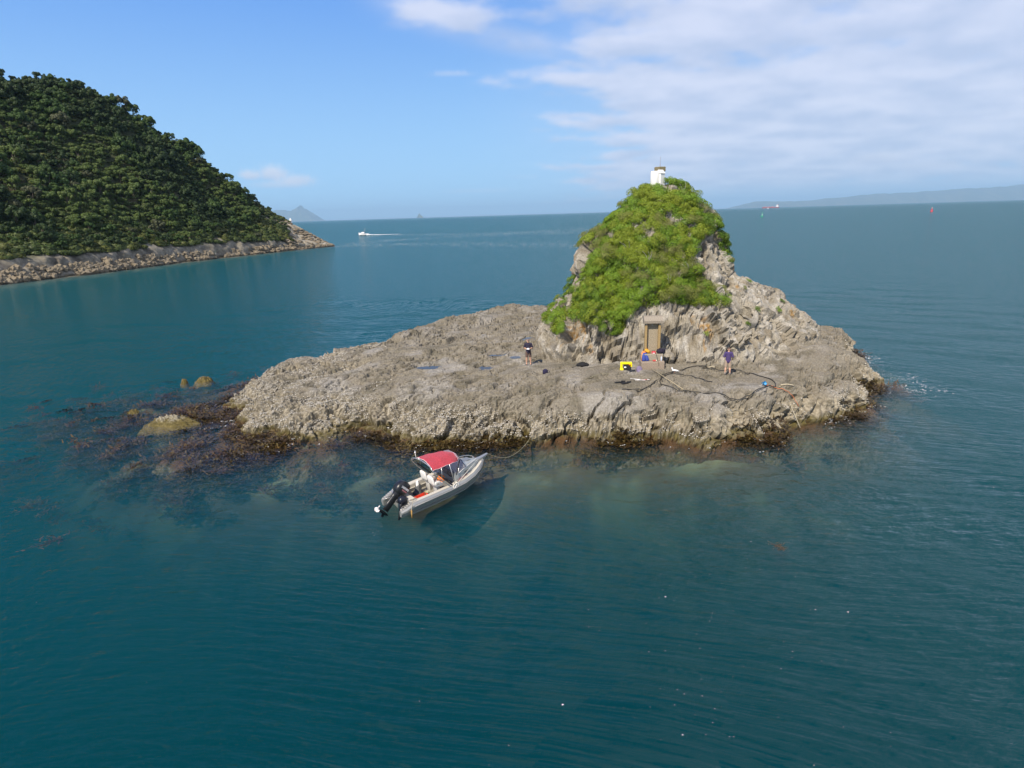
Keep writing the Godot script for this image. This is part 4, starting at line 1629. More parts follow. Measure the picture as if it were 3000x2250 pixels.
	cbox(st, at(-0.30, 1.12, -1.60, 2.0, 9.0, 20.0), Vector3(0.20, 0.02, 0.62), 0.006)  # dark slab paints the shade inside the cabin opening
	done("locker_shade_panel", st, plain(0.06, 0.045, 0.035, 0.9), cabin)
	st = begin()
	for s in [-1.0, 1.0]:
		tube(st, [Vector3(s * 0.66, 1.10, -0.55), Vector3(s * 0.49, 1.215, -1.40), Vector3(s * 0.26, 1.14, -2.0)], 0.012, -1.0, 5)
	done("trim", st, steel, cabin)
	for s in [-1.0, 1.0]:
		st = begin(false)
		tube(st, curve([Vector3(s * 0.66, 1.02, -0.70), Vector3(s * 0.66, 1.14, -0.95), Vector3(s * 0.52, 1.22, -1.5), Vector3(s * 0.30, 1.24, -2.05), Vector3(s * 0.16, 1.10, -2.30)], 5), 0.014, -1.0, 6)
		done("hand_rail", st, white if s > 0 else steel, cabin)
	# lettering on the cabin side, facing outboard
	var black_ink := plain(0.03, 0.03, 0.035, 0.6)
	var red_ink := plain(0.42, 0.10, 0.09, 0.6)
	for s in [-1.0, 1.0]:
		var side := Vector3(s * 0.905, 0.425, -0.16 if true else 0.0).normalized()
		var fwd := Vector3(-s * 0.23, 0.08, -0.97).normalized() if s > 0 else Vector3(0.23, -0.08, 0.97).normalized()
		fwd = (fwd - side * fwd.dot(side)).normalized()
		var b := Basis(fwd, side.cross(fwd).normalized(), side)
		text_part("lettering", "RESEARCH", 0.150, red_ink, Transform3D(b, Vector3(s * 0.728, 0.775, -0.88)), root)
		text_part("lettering", "MAUI", 0.115, black_ink, Transform3D(b, Vector3(s * 0.628, 0.985, -1.22)), root)
		text_part("lettering", "MSA 11", 0.115, black_ink, Transform3D(b, Vector3(s * 0.668, 0.885, -1.22)), root)
	# bow sprit with fairlead
	st = begin()
	loft(st, [[Vector3(-0.13, 0.96, -2.1), Vector3(-0.13, 1.04, -2.1), Vector3(0.13, 1.04, -2.1), Vector3(0.13, 0.96, -2.1)], [Vector3(-0.10, 1.00, -2.6), Vector3(-0.10, 1.08, -2.6), Vector3(0.10, 1.08, -2.6), Vector3(0.10, 1.00, -2.6)], [Vector3(-0.06, 1.10, -3.02), Vector3(-0.06, 1.15, -3.02), Vector3(0.06, 1.15, -3.02), Vector3(0.06, 1.10, -3.02)]])
	done("bow_sprit", st, alu, root)
	st = begin()
	loft(st, [[Vector3(-0.02, 0.72, -2.66), Vector3(-0.02, 1.0, -2.3), Vector3(0.02, 1.0, -2.3), Vector3(0.02, 0.72, -2.66)], [Vector3(-0.02, 1.02, -2.92), Vector3(-0.02, 1.08, -2.9), Vector3(0.02, 1.08, -2.9), Vector3(0.02, 1.02, -2.92)]])
	done("stem", st, alu, root)
	st = begin(false)
	for s in [-1.0, 1.0]:
		tube(st, curve([Vector3(s * 0.12, 1.04, -2.2), Vector3(s * 0.12, 1.16, -2.16), Vector3(s * 0.05, 1.17, -2.16), Vector3(0, 1.17, -2.16)], 4), 0.016, -1.0, 6)
	done("cleat", st, steel, root)
	# canopy
	st = begin(false)
	var nu := 24
	var nv := 24
	var skin := []
	for i in nu + 1:
		var f := float(i) / nu
		var z := lerpf(0.78, -0.92, f)
		var wide := lerpf(0.86, 0.66, pow(f, 2.0)) * sqrt(maxf(0.02, 1.0 - pow(maxf(0.0, f - 0.72) / 0.30, 2.0) * 0.55))
		var crown := 2.02 - 0.05 * (f - 0.4) * (f - 0.4) - 0.16 * pow(f, 4.0) + 0.010 * sin(f * 19.0)
		var row := []
		for j in nv + 1:
			var a := (float(j) / nv * 2.0 - 1.0)
			row.append(Vector3(a * wide, crown - 0.26 * pow(absf(a), 2.3) + 0.009 * sin(a * 9.0 + f * 7.0) + 0.006 * sin(a * 23.0 - f * 31.0), z + 0.05 * a * a))
		skin.append(row)
	for layer in 2:
		var dy := Vector3(0, -0.012 * layer, 0)
		for i in nu:
			for j in nv:
				poly(st, [skin[i][j] + dy, skin[i][j + 1] + dy, skin[i + 1][j + 1] + dy, skin[i + 1][j] + dy], Vector3(0, 0.0 if layer == 0 else 5.0, 0))
	var red := grained(0.60, 0.055, 0.085, 0.8, 1.1, 0.4, 0.3)
	red.rim_enabled = true
	red.rim = 0.6
	var canopy := done("canopy", st, red, root)
	st = begin(false)
	tube(st, skin[0].map(func(p): return p + Vector3(0, 0.012, 0.01)), 0.013, -1.0, 5)
	var edge_l := []
	var edge_r := []
	for row in skin:
		edge_l.append(row[0])
		edge_r.append(row[nv])
	tube(st, edge_l, 0.010, -1.0, 5)
	tube(st, edge_r, 0.010, -1.0, 5)
	tube(st, skin[nu], 0.010, -1.0, 5)
	done("piping", st, plain(0.72, 0.50, 0.50, 0.6), canopy)
	# arch and struts
	st = begin(false)
	var arch := [Vector3(-0.93, 0.68, -0.05), Vector3(-0.93, 1.15, 0.40), Vector3(-0.89, 1.70, 0.83), Vector3(-0.70, 1.90, 0.86), Vector3(0, 2.00, 0.87), Vector3(0.70, 1.90, 0.86), Vector3(0.89, 1.70, 0.83), Vector3(0.93, 1.15, 0.40), Vector3(0.93, 0.68, -0.05)]
	tube(st, curve(arch, 5), 0.024, -1.0, 8)
	done("arch", st, steel, root)
	for s in [-1.0, 1.0]:
		st = begin(false)
		tube(st, [Vector3(s * 0.93, 0.70, -0.30), Vector3(s * 0.86, 1.76, -0.10)], 0.020, -1.0, 6)
		tube(st, [Vector3(s * 0.92, 0.70, -0.40), Vector3(s * 0.74, 1.72, -0.78)], 0.018, -1.0, 6)
		tube(st, [Vector3(s * 0.93, 1.15, 0.40), Vector3(s * 0.86, 1.77, 0.35)], 0.014, -1.0, 6)
		done("strut", st, steel, root)
		st = begin()
		cbox(st, Transform3D(Basis(Vector3(1, 0, 0), Vector3(0, 0.73, 0.68).normalized(), Vector3(0, -0.68, 0.73).normalized()), Vector3(s * 0.90, 1.10, 0.20)), Vector3(0.02, 1.05, 0.07), 0.004)
		cbox(st, Transform3D(Basis(Vector3(1, 0, 0), Vector3(0, 0.95, -0.30).normalized(), Vector3(0, 0.30, 0.95).normalized()), Vector3(s * 0.80, 1.42, -0.62)), Vector3(0.02, 0.75, 0.06), 0.004)
		done("strap", st, strap, root)
	# clear curtains round the helm
	var clear := StandardMaterial3D.new()
	clear.transparency = BaseMaterial3D.TRANSPARENCY_ALPHA
	clear.albedo_color = Color(0.66, 0.60, 0.66, 0.42)
	clear.roughness = 0.06
	for q in [[Vector3(-0.70, 1.05, -0.60), Vector3(-0.82, 1.72, -0.10), Vector3(-0.70, 1.74, -0.78), Vector3(-0.54, 1.18, -1.25)], [Vector3(0.70, 1.05, -0.60), Vector3(0.82, 1.72, -0.10), Vector3(0.70, 1.74, -0.78), Vector3(0.54, 1.18, -1.25)], [Vector3(-0.54, 1.18, -1.25), Vector3(-0.66, 1.76, -0.82), Vector3(0.66, 1.76, -0.82), Vector3(0.54, 1.18, -1.25)], [Vector3(-0.66, 1.76, -0.82), Vector3(-0.3, 1.90, -0.88), Vector3(0.3, 1.90, -0.88), Vector3(0.66, 1.76, -0.82)], [Vector3(-0.90, 0.75, -0.35), Vector3(-0.84, 1.74, 0.30), Vector3(-0.82, 1.72, -0.10), Vector3(-0.72, 1.05, -0.60)]]:
		st = begin()
		poly(st, q, Vector3(0, 1.2, 0.2))
		done("window", st, clear, root)
	for s in [-1.0, 0.0, 1.0]:
		st = begin()
		tube(st, [Vector3(s * 0.54, 1.18, -1.25), Vector3(s * 0.66, 1.76 + (0.12 if s == 0.0 else 0.0), -0.84)], 0.012, -1.0, 5)
		done("window_frame", st, strap if s != 0.0 else steel, root)
	# dash and wheel
	st = begin()
	cbox(st, at(0.0, 0.95, -0.52, 14.0), Vector3(1.25, 0.42, 0.10), 0.02)
	done("dashboard", st, plain(0.20, 0.19, 0.19, 0.7), root)
	st = begin(false)
	var hoop := []
	for k in 17:
		hoop.append(Vector3(0.36 + cos(TAU * k / 16.0) * 0.15, 1.0 + sin(TAU * k / 16.0) * 0.14, -0.40 + sin(TAU * k / 16.0) * 0.05))
	tube(st, hoop, 0.014, -1.0, 5)
	done("steering_wheel", st, plain(0.03, 0.03, 0.03, 0.5), root)
	# two bucket seats on pedestals
	for e in [[-0.36, 0.30, 0.0], [0.34, 0.36, 0.0]]:
		var seat := done_seat(white, root, e[0], e[1])
		seat.name = "seat"
	# nav light on the arch
	st = begin(false)
	tube(st, [Vector3(-0.42, 1.97, 0.87), Vector3(-0.44, 2.26, 0.89)], 0.012, -1.0, 5)
	lathe(st, [[0.03, 2.24], [0.035, 2.27], [0.03, 2.31]], Transform3D(Basis(), Vector3(-0.44, 0, 0.89)), 8)
	done("mast_light", st, plain(0.75, 0.74, 0.72, 0.4), root)
	st = begin()
	cbox(st, at(-0.18, 2.04, 0.87), Vector3(0.08, 0.08, 0.06), 0.01)
	done("deck_light", st, white, root)
	# rope lashed at the foot of the arch and at the stern
	st = begin(false)
	tube(st, curve([Vector3(0.92, 0.70, -0.42), Vector3(0.98, 0.62, -0.30), Vector3(1.0, 0.55, -0.20), Vector3(0.97, 0.66, -0.16), Vector3(0.93, 0.72, -0.30), Vector3(0.99, 0.78, -0.4), Vector3(1.0, 0.60, -0.46), Vector3(0.94, 0.70, -0.5)], 4), 0.018, -1.0, 5)
	tube(st, curve([Vector3(0.90, 0.72, -0.50), Vector3(0.80, 0.92, -0.95), Vector3(0.60, 1.06, -1.5), Vector3(0.36, 1.10, -1.95), Vector3(0.14, 1.06, -2.25)], 5), 0.010, -1.0, 5)
	done("lashing", st, plain(0.74, 0.71, 0.64, 0.9), root)
	st = begin(false)
	tube(st, curve([Vector3(0.62, 0.60, 1.84), Vector3(0.78, 0.64, 1.95), Vector3(0.92, 0.60, 2.05), Vector3(1.0, 0.42, 2.16), Vector3(1.01, 0.05, 2.2)], 4), 0.014, -1.0, 5)
	tube(st, curve([Vector3(0.55, 0.62, 1.80), Vector3(0.72, 0.66, 1.72), Vector3(0.86, 0.64, 1.9), Vector3(0.70, 0.68, 2.0), Vector3(0.58, 0.62, 1.92), Vector3(0.60, 0.50, 2.1)], 4), 0.013, -1.0, 5)
	done("stern_line", st, rope, root)
	st = begin(false)
	tube(st, [Vector3(1.02, 0.34, 2.19), Vector3(1.02, -0.02, 2.2)], 0.035, 0.028, 8)
	done("fender", st, grained(0.60, 0.36, 0.10, 0.8, 9.0, 0.4, 0.1), root)
	# outboards
	var lip := plain(0.72, 0.68, 0.66, 0.4)
	var main := Node3D.new()
	main.name = "outboard_motor"
	root.add_child(main)
	main.set_meta("label", "large black outboard tilted up out of the water")
	main.transform = at(-0.10, 0.74, 2.14, -48.0, 0.0, 0.0)
	st = begin(false)
	sections(st, Transform3D(), [[-0.06, 0.10, 0.14, 0, 0.02], [0.0, 0.20, 0.26, 0, 0.04], [0.12, 0.235, 0.33, 0, 0.06], [0.34, 0.235, 0.35, 0, 0.05], [0.52, 0.21, 0.31, 0, 0.02], [0.60, 0.15, 0.22, 0, -0.02], [0.63, 0.05, 0.08, 0, -0.03]], 0.62, 20)
	done("cowling", st, black, main)
	st = begin(false)
	sections(st, Transform3D(), [[-0.95, 0.05, 0.16, 0, 0.06], [-0.60, 0.065, 0.17, 0, 0.07], [-0.25, 0.10, 0.18, 0, 0.06], [-0.02, 0.17, 0.24, 0, 0.05]], 0.8, 14)
	done("midsection", st, black, main)
	st = begin(false)
	sections(st, Transform3D(Basis.from_euler(Vector3(PI / 2, 0, 0)), Vector3(0, -1.06, 0.10)), [[-0.34, 0.01, 0.01, 0, 0], [-0.22, 0.06, 0.06, 0, 0], [0.10, 0.075, 0.08, 0, 0], [0.26, 0.06, 0.06, 0, 0], [0.30, 0.04, 0.04, 0, 0]], 1.0, 12)
	done("gearcase", st, black, main)
	st = begin()
	cbox(st, at(0, -0.92, 0.18), Vector3(0.20, 0.02, 0.36), 0.005)
	cbox(st, at(0, -1.18, 0.04, 12.0), Vector3(0.02, 0.16, 0.15), 0.004)
	done("fin", st, black, main)
	st = begin(false)
	lathe(st, [[0.03, 0.0], [0.065, 0.04], [0.06, 0.16], [0.03, 0.19]], Transform3D(Basis.from_euler(Vector3(PI / 2, 0, 0)), Vector3(0, -1.06, 0.40)), 10)
	for k in 3:
		var b := Basis(Vector3(0, 0, 1), TAU * k / 3.0)
		var xf := Transform3D(b, Vector3(0, -1.06, 0.48))
		loft(st, [[xf * Vector3(-0.03, 0.05, -0.05), xf * Vector3(0.03, 0.05, 0.05), xf * Vector3(0.03, 0.055, 0.055), xf * Vector3(-0.03, 0.055, -0.045)], [xf * Vector3(-0.09, 0.13, -0.03), xf * Vector3(0.08, 0.13, 0.04), xf * Vector3(0.08, 0.135, 0.046), xf * Vector3(-0.09, 0.135, -0.024)], [xf * Vector3(-0.03, 0.19, -0.01), xf * Vector3(0.05, 0.18, 0.02), xf * Vector3(0.05, 0.185, 0.024), xf * Vector3(-0.03, 0.195, -0.006)]])
	done("propeller", st, lip, main)
	st = begin()
	cbox(st, at(0, -0.16, -0.22), Vector3(0.30, 0.34, 0.10), 0.02)
	cbox(st, at(0, -0.30, -0.14), Vector3(0.20, 0.16, 0.20), 0.02)
	done("bracket", st, plain(0.10, 0.10, 0.11, 0.5), main)
	for s in [-1.0, 1.0]:
		text_part("lettering", "SUZUKI", 0.13, plain(0.72, 0.73, 0.75, 0.5), Transform3D(Basis(Vector3(0, 0, -s), Vector3(0, 1, 0), Vector3(s, 0, 0)), Vector3(s * 0.238, 0.34, 0.02)), main)
		st = begin()
		cbox(st, at(s * 0.236, 0.22, -0.02, 0, 0, 0), Vector3(0.006, 0.05, 0.30), 0.002)
		done("stripe", st, plain(0.35, 0.13, 0.15, 0.5), main)
	var aux := Node3D.new()
	aux.name = "outboard_motor"
	root.add_child(aux, true)
	aux.set_meta("label", "small dark auxiliary outboard beside the big one")
	aux.transform = at(0.40, 0.50, 2.26, -16.0, 0.0, 0.0)
	st = begin(false)
	sections(st, Transform3D(), [[-0.06, 0.08, 0.10, 0, 0], [0.0, 0.14, 0.19, 0, 0.02], [0.12, 0.15, 0.21, 0, 0.03], [0.25, 0.135, 0.19, 0, 0.02], [0.31, 0.09, 0.13, 0, 0], [0.33, 0.03, 0.05, 0, 0]], 0.65, 18)
	done("cowling", st, grained(0.012, 0.014, 0.024, 0.3, 5.0, 0.2, 0.03), aux)
	st = begin(false)
	sections(st, Transform3D(), [[-0.80, 0.03, 0.07, 0, 0.03], [-0.5, 0.04, 0.08, 0, 0.03], [-0.2, 0.06, 0.09, 0, 0.02], [-0.02, 0.10, 0.13, 0, 0.01]], 0.8, 12)
	done("midsection", st, black, aux)
	st = begin()
	cbox(st, at(0, -0.14, -0.13), Vector3(0.20, 0.30, 0.12), 0.02)
	tube(st, [Vector3(0, 0.02, -0.10), Vector3(0.05, 0.10, -0.42)], 0.02, 0.025, 6)
	done("bracket", st, plain(0.12, 0.12, 0.12, 0.6), aux)
	# ---- loose things aboard
	var put := func(called: String, label: String, cat: String, p: Vector3, turn := 0.0) -> Node3D:
		var o := thing(called, label, cat)
		o.transform = root.transform * at(p.x, p.y, p.z, 0, turn, 0)
		return o
	var tray: Node3D = put.call("fish_tray", "red plastic tray lying in the stern of the moored boat", "tray", Vector3(0.44, 0.235, 1.28), 4.0)
	st = begin()
	cbox(st, at(0, 0.015, 0), Vector3(0.40, 0.03, 0.66), 0.008)
	done("bottom", st, plain(0.62, 0.045, 0.02, 0.5), tray)
	st = begin()
	for s in [-1.0, 1.0]:
		cbox(st, at(s * 0.20, 0.13, 0, 0, 0, s * -6.0), Vector3(0.02, 0.24, 0.68), 0.006)
		cbox(st, at(0, 0.13, s * 0.34, s * 6.0), Vector3(0.42, 0.24, 0.02), 0.006)
	done("side", st, plain(0.66, 0.06, 0.025, 0.5), tray)
	st = begin(false)
	tube(st, curve([Vector3(-0.1, 0.05, -0.2), Vector3(0.1, 0.07, -0.1), Vector3(-0.08, 0.06, 0.05), Vector3(0.1, 0.07, 0.15), Vector3(-0.02, 0.05, 0.25)], 4), 0.012, -1.0, 5)
	tag(done("coiled_line", st, plain(0.72, 0.50, 0.42, 0.9)), "thin pale line lying in the red tray on the boat", "line").transform = tray.transform
	var bucket: Node3D = put.call("bucket", "olive bucket standing on the boat's deck beside the white seats", "bucket", Vector3(0.26, 0.235, 0.86))
	st = begin(false)
	lathe(st, [[0.10, 0.0], [0.125, 0.26], [0.14, 0.27], [0.125, 0.265], [0.10, 0.05], [0.01, 0.04]], Transform3D(), 16)
	done("pail", st, plain(0.30, 0.28, 0.17, 0.6), bucket)
	st = begin(false)
	tube(st, curve([Vector3(-0.13, 0.26, 0), Vector3(-0.1, 0.36, 0.02), Vector3(0.1, 0.36, 0.02), Vector3(0.13, 0.26, 0)], 5), 0.006, -1.0, 5)
	done("handle", st, steel, bucket)
	var vest: Node3D = put.call("dive_vest", "grey dive vest strapped round an upright cylinder on the boat's deck", "dive vest", Vector3(-0.30, 0.235, 0.98), 15.0)
	st = begin(false)
	sections(st, Transform3D(), [[0.0, 0.20, 0.16, 0.02, 0.05], [0.08, 0.24, 0.20, 0.0, 0.06], [0.16, 0.16, 0.14, 0, 0.0], [0.34, 0.15, 0.13, 0, -0.02], [0.46, 0.12, 0.10, 0, -0.03], [0.50, 0.05, 0.05, 0, -0.03]], 0.7, 14)
	done("vest", st, grained(0.13, 0.14, 0.15, 0.85, 6.0, 0.4, 0.4), vest)
	st = begin(false)
	lathe(st, [[0.075, 0.05], [0.085, 0.1], [0.085, 0.58], [0.06, 0.65], [0.02, 0.68]], Transform3D(), 12)
	done("cylinder", st, plain(0.72, 0.71, 0.68, 0.35), vest)
	st = begin(false)
	tube(st, curve([Vector3(0.05, 0.66, 0), Vector3(0.2, 0.6, 0.1), Vector3(0.26, 0.3, 0.2), Vector3(0.2, 0.05, 0.35)], 4), 0.012, -1.0, 5)
	done("hose", st, black, vest)
	var jacket: Node3D = put.call("life_jacket", "orange life jacket laid on the boat's white helm seat", "life jacket", Vector3(0.36, 0.80, 0.14), 20.0)
	st = begin(false)
	sections(st, at(0, 0, 0, -25.0), [[0.0, 0.16, 0.08, 0, 0], [0.06, 0.19, 0.10, 0, 0], [0.22, 0.18, 0.09, 0, 0], [0.30, 0.12, 0.06, 0, 0], [0.33, 0.04, 0.03, 0, 0]], 0.7, 14)
	done("foam_panel", st, grained(0.80, 0.20, 0.02, 0.8, 5.0, 0.2, 0.4), jacket)
	st = begin()
	cbox(st, at(0, 0.13, 0.10, -25.0), Vector3(0.36, 0.03, 0.012), 0.003)
	done("belt", st, strap, jacket)
	var crate: Node3D = put.call("battery_box", "small black box on the boat's stern bench beside the big outboard", "box", Vector3(-0.42, 0.54, 1.76), 5.0)
	st = begin()
	cbox(st, at(0, 0.11, 0), Vector3(0.30, 0.22, 0.24), 0.02)
	done("case", st, plain(0.03, 0.03, 0.05, 0.6), crate)
	st = begin()
	cbox(st, at(0, 0.235, 0), Vector3(0.32, 0.03, 0.26), 0.01)
	done("lid", st, plain(0.06, 0.05, 0.08, 0.6), crate)
	# mooring line from the bow over to the rock
	var bow: Vector3 = root.transform * Vector3(0, 1.14, -3.0)
	st = begin(false)
	var g := func(x: float, z: float, up: float) -> Vector3: return Vector3(x, maxf(ground(x, z), 0.0) + up, z)
	var knots := [bow, bow + Vector3(0.55, -0.42, -0.45), bow + Vector3(1.15, -0.68, -1.2), Vector3(0.55, 0.30, -29.3), g.call(0.95, -30.9, 0.10), g.call(1.35, -31.8, 0.06), g.call(1.9, -33.2, 0.04), g.call(3.4, -34.2, 0.04), g.call(5.2, -35.2, 0.03), g.call(6.8, -35.9, 0.03)]
	tube(st, curve(knots, 8), 0.010, -1.0, 5)
	tag(done("mooring_line", st, grained(0.52, 0.49, 0.34, 0.95, 15.0, 0.4, 0.1)), "long pale rope from the boat's bow across the rocks", "rope")

func done_seat(mat: Material, root: Node3D, x: float, z: float) -> Node3D:
	var seat := Node3D.new()
	root.add_child(seat, true)
	seat.position = Vector3(x, 0.23, z)
	var st := begin(false)
	sections(st, Transform3D(), [[0.0, 0.17, 0.15, 0, 0], [0.40, 0.14, 0.12, 0, 0], [0.46, 0.16, 0.16, 0, 0]], 0.5, 14)
	done("pedestal", st, mat, seat)
	st = begin(false)
	sections(st, Transform3D(), [[0.44, 0.20, 0.20, 0, -0.02], [0.50, 0.25, 0.25, 0, -0.02], [0.58, 0.25, 0.25, 0, -0.03], [0.61, 0.20, 0.21, 0, -0.03]], 0.55, 16)
	done("cushion", st, mat, seat)
	st = begin(false)
	sections(st, at(0, 0.56, 0.22, 12.0), [[0.0, 0.24, 0.05, 0, 0], [0.12, 0.26, 0.06, 0, 0], [0.34, 0.25, 0.055, 0, 0.01], [0.46, 0.20, 0.045, 0, 0.01], [0.50, 0.10, 0.025, 0, 0.01]], 0.6, 16)
	done("backrest", st, mat, seat)
	for s in [-1.0, 1.0]:
		st = begin(false)
		sections(st, at(s * 0.25, 0.60, 0.06, 0, 0, 0), [[0.0, 0.03, 0.18, 0, 0], [0.12, 0.035, 0.16, 0, 0.02], [0.18, 0.02, 0.10, 0, 0.05]], 0.7, 10)
		done("side_bolster", st, mat, seat)
	return seat

# ---------------------------------------------------------------- people
# a skin round tapered bones, meshed as surface nets
func skin_mesh(bones: Array, cell: float, blend: float) -> ArrayMesh:
	var lo := Vector3.ONE * 1e9
	var hi := -lo
	for b in bones:
		for q in 2:
			var p: Vector3 = b[q]
			var r: float = b[2 + q]
			lo = lo.min(p - Vector3.ONE * (r + cell * 2.0))
			hi = hi.max(p + Vector3.ONE * (r + cell * 2.0))
	var nx := int((hi.x - lo.x) / cell) + 2
	var ny := int((hi.y - lo.y) / cell) + 2
	var nz := int((hi.z - lo.z) / cell) + 2
	var f := PackedFloat32Array()
	f.resize(nx * ny * nz)
	f.fill(0.0)
	# the field is a sum of falling exponentials, one for each bone near the point
	for b in bones:
		var a: Vector3 = b[0]
		var e: Vector3 = b[1] - b[0]
		var ee := maxf(e.length_squared(), 1e-9)
		var r0: float = b[2]
		var r1: float = b[3]
		var flat: float = b[4] if b.size() > 4 else 1.0
		var reach := maxf(r0, r1) + blend * 5.0
		var bl := (a.min(b[1]) - Vector3.ONE * reach - lo) / cell
		var bh := (a.max(b[1]) + Vector3.ONE * reach - lo) / cell
		for k in range(maxi(0, int(bl.z)), mini(nz, int(bh.z) + 1)):
			for j in range(maxi(0, int(bl.y)), mini(ny, int(bh.y) + 1)):
				for i in range(maxi(0, int(bl.x)), mini(nx, int(bh.x) + 1)):
					var p := lo + Vector3(i, j, k) * cell - a
					var t := clampf(p.dot(e) / ee, 0.0, 1.0)
					var w := p - e * t
					w.z *= flat
					f[(k * ny + j) * nx + i] += exp(-(w.length() - lerpf(r0, r1, t)) / blend)
	var v := PackedVector3Array()
	var n := PackedVector3Array()
	var idx := PackedInt32Array()
	var cellid := {}
	var step := [1, nx, nx * ny]
	for k in nz - 1:
		for j in ny - 1:
			for i in nx - 1:
				var o := (k * ny + j) * nx + i
				var count := 0
				var sum := Vector3.ZERO
				var g := Vector3.ZERO
				var m := 0
				for c in 8:
					var q := o + (c & 1) + ((c >> 1) & 1) * nx + ((c >> 2) & 1) * nx * ny
					if f[q] > 1.0:
						m += 1
				if m == 0 or m == 8:
					continue
				for ax in 3:
					var u := (ax + 1) % 3
					var w := (ax + 2) % 3
					for c in 4:
						var q: int = o + (c & 1) * step[u] + (c >> 1) * step[w]
						var va := log(maxf(f[q], 1e-30))
						var vb := log(maxf(f[q + step[ax]], 1e-30))
						g[ax] -= vb - va
						if (va > 0.0) != (vb > 0.0):
							var p := Vector3.ZERO
							p[ax] = va / (va - vb)
							p[u] = c & 1
							p[w] = c >> 1
							sum += p
							count += 1
				cellid[o] = v.size()
				v.append(lo + (Vector3(i, j, k) + sum / count) * cell)
				n.append(g.normalized())
	for o in cellid:
		for ax in 3:
			var u: int = step[(ax + 1) % 3]
			var w: int = step[(ax + 2) % 3]
			var a := f[o] > 1.0
			if a == (f[o + step[ax]] > 1.0):
				continue
			if not (cellid.has(o - u) and cellid.has(o - w) and cellid.has(o - u - w)):
				continue
			var q := [cellid[o], cellid[o - u], cellid[o - u - w], cellid[o - w]]
			if not a:
				q.reverse()
			# clockwise seen from outside
			idx.append_array([q[0], q[2], q[1], q[0], q[3], q[2]])
	var fn := (v[idx[2]] - v[idx[0]]).cross(v[idx[1]] - v[idx[0]])
	if fn.dot(n[idx[0]]) < 0.0:
		idx.reverse()
	return array_mesh(v, n, idx)

func hand_bones(wrist: Vector3, d: Vector3, up: Vector3, side: float, curl: float) -> Array:
	d = d.normalized()
	var out := up.cross(d).normalized() * side
	var palm := wrist + d * 0.085
	var bones := [[wrist, palm, 0.030, 0.034, 1.0], [palm - out * 0.018, palm + out * 0.018, 0.024, 0.024, 1.0]]
	for k in 4:
		var o := (k - 1.5) * 0.021
		var len: float = [0.060, 0.072, 0.068, 0.052][k]
		var a := palm + out * o + d * 0.012
		var b := a + (d * cos(curl) - up * sin(curl)).normalized() * len * 0.55
		var c := b + (d * cos(curl * 2.2) - up * sin(curl * 2.2)).normalized() * len * 0.6
		bones.append([a, b, 0.0105, 0.0095, 1.0])
		bones.append([b, c, 0.0095, 0.008, 1.0])
	var t := wrist + d * 0.03 - out * 0.028
	bones.append([t, t + (d * 0.6 - out * 0.7 - up * 0.2).normalized() * 0.04, 0.013, 0.011, 1.0])
	bones.append([t + (d * 0.6 - out * 0.7 - up * 0.2).normalized() * 0.04, t + (d * 0.6 - out * 0.7 - up * 0.2).normalized() * 0.04 + (d - up * 0.4).normalized() * 0.032, 0.011, 0.009, 1.0])
	return bones

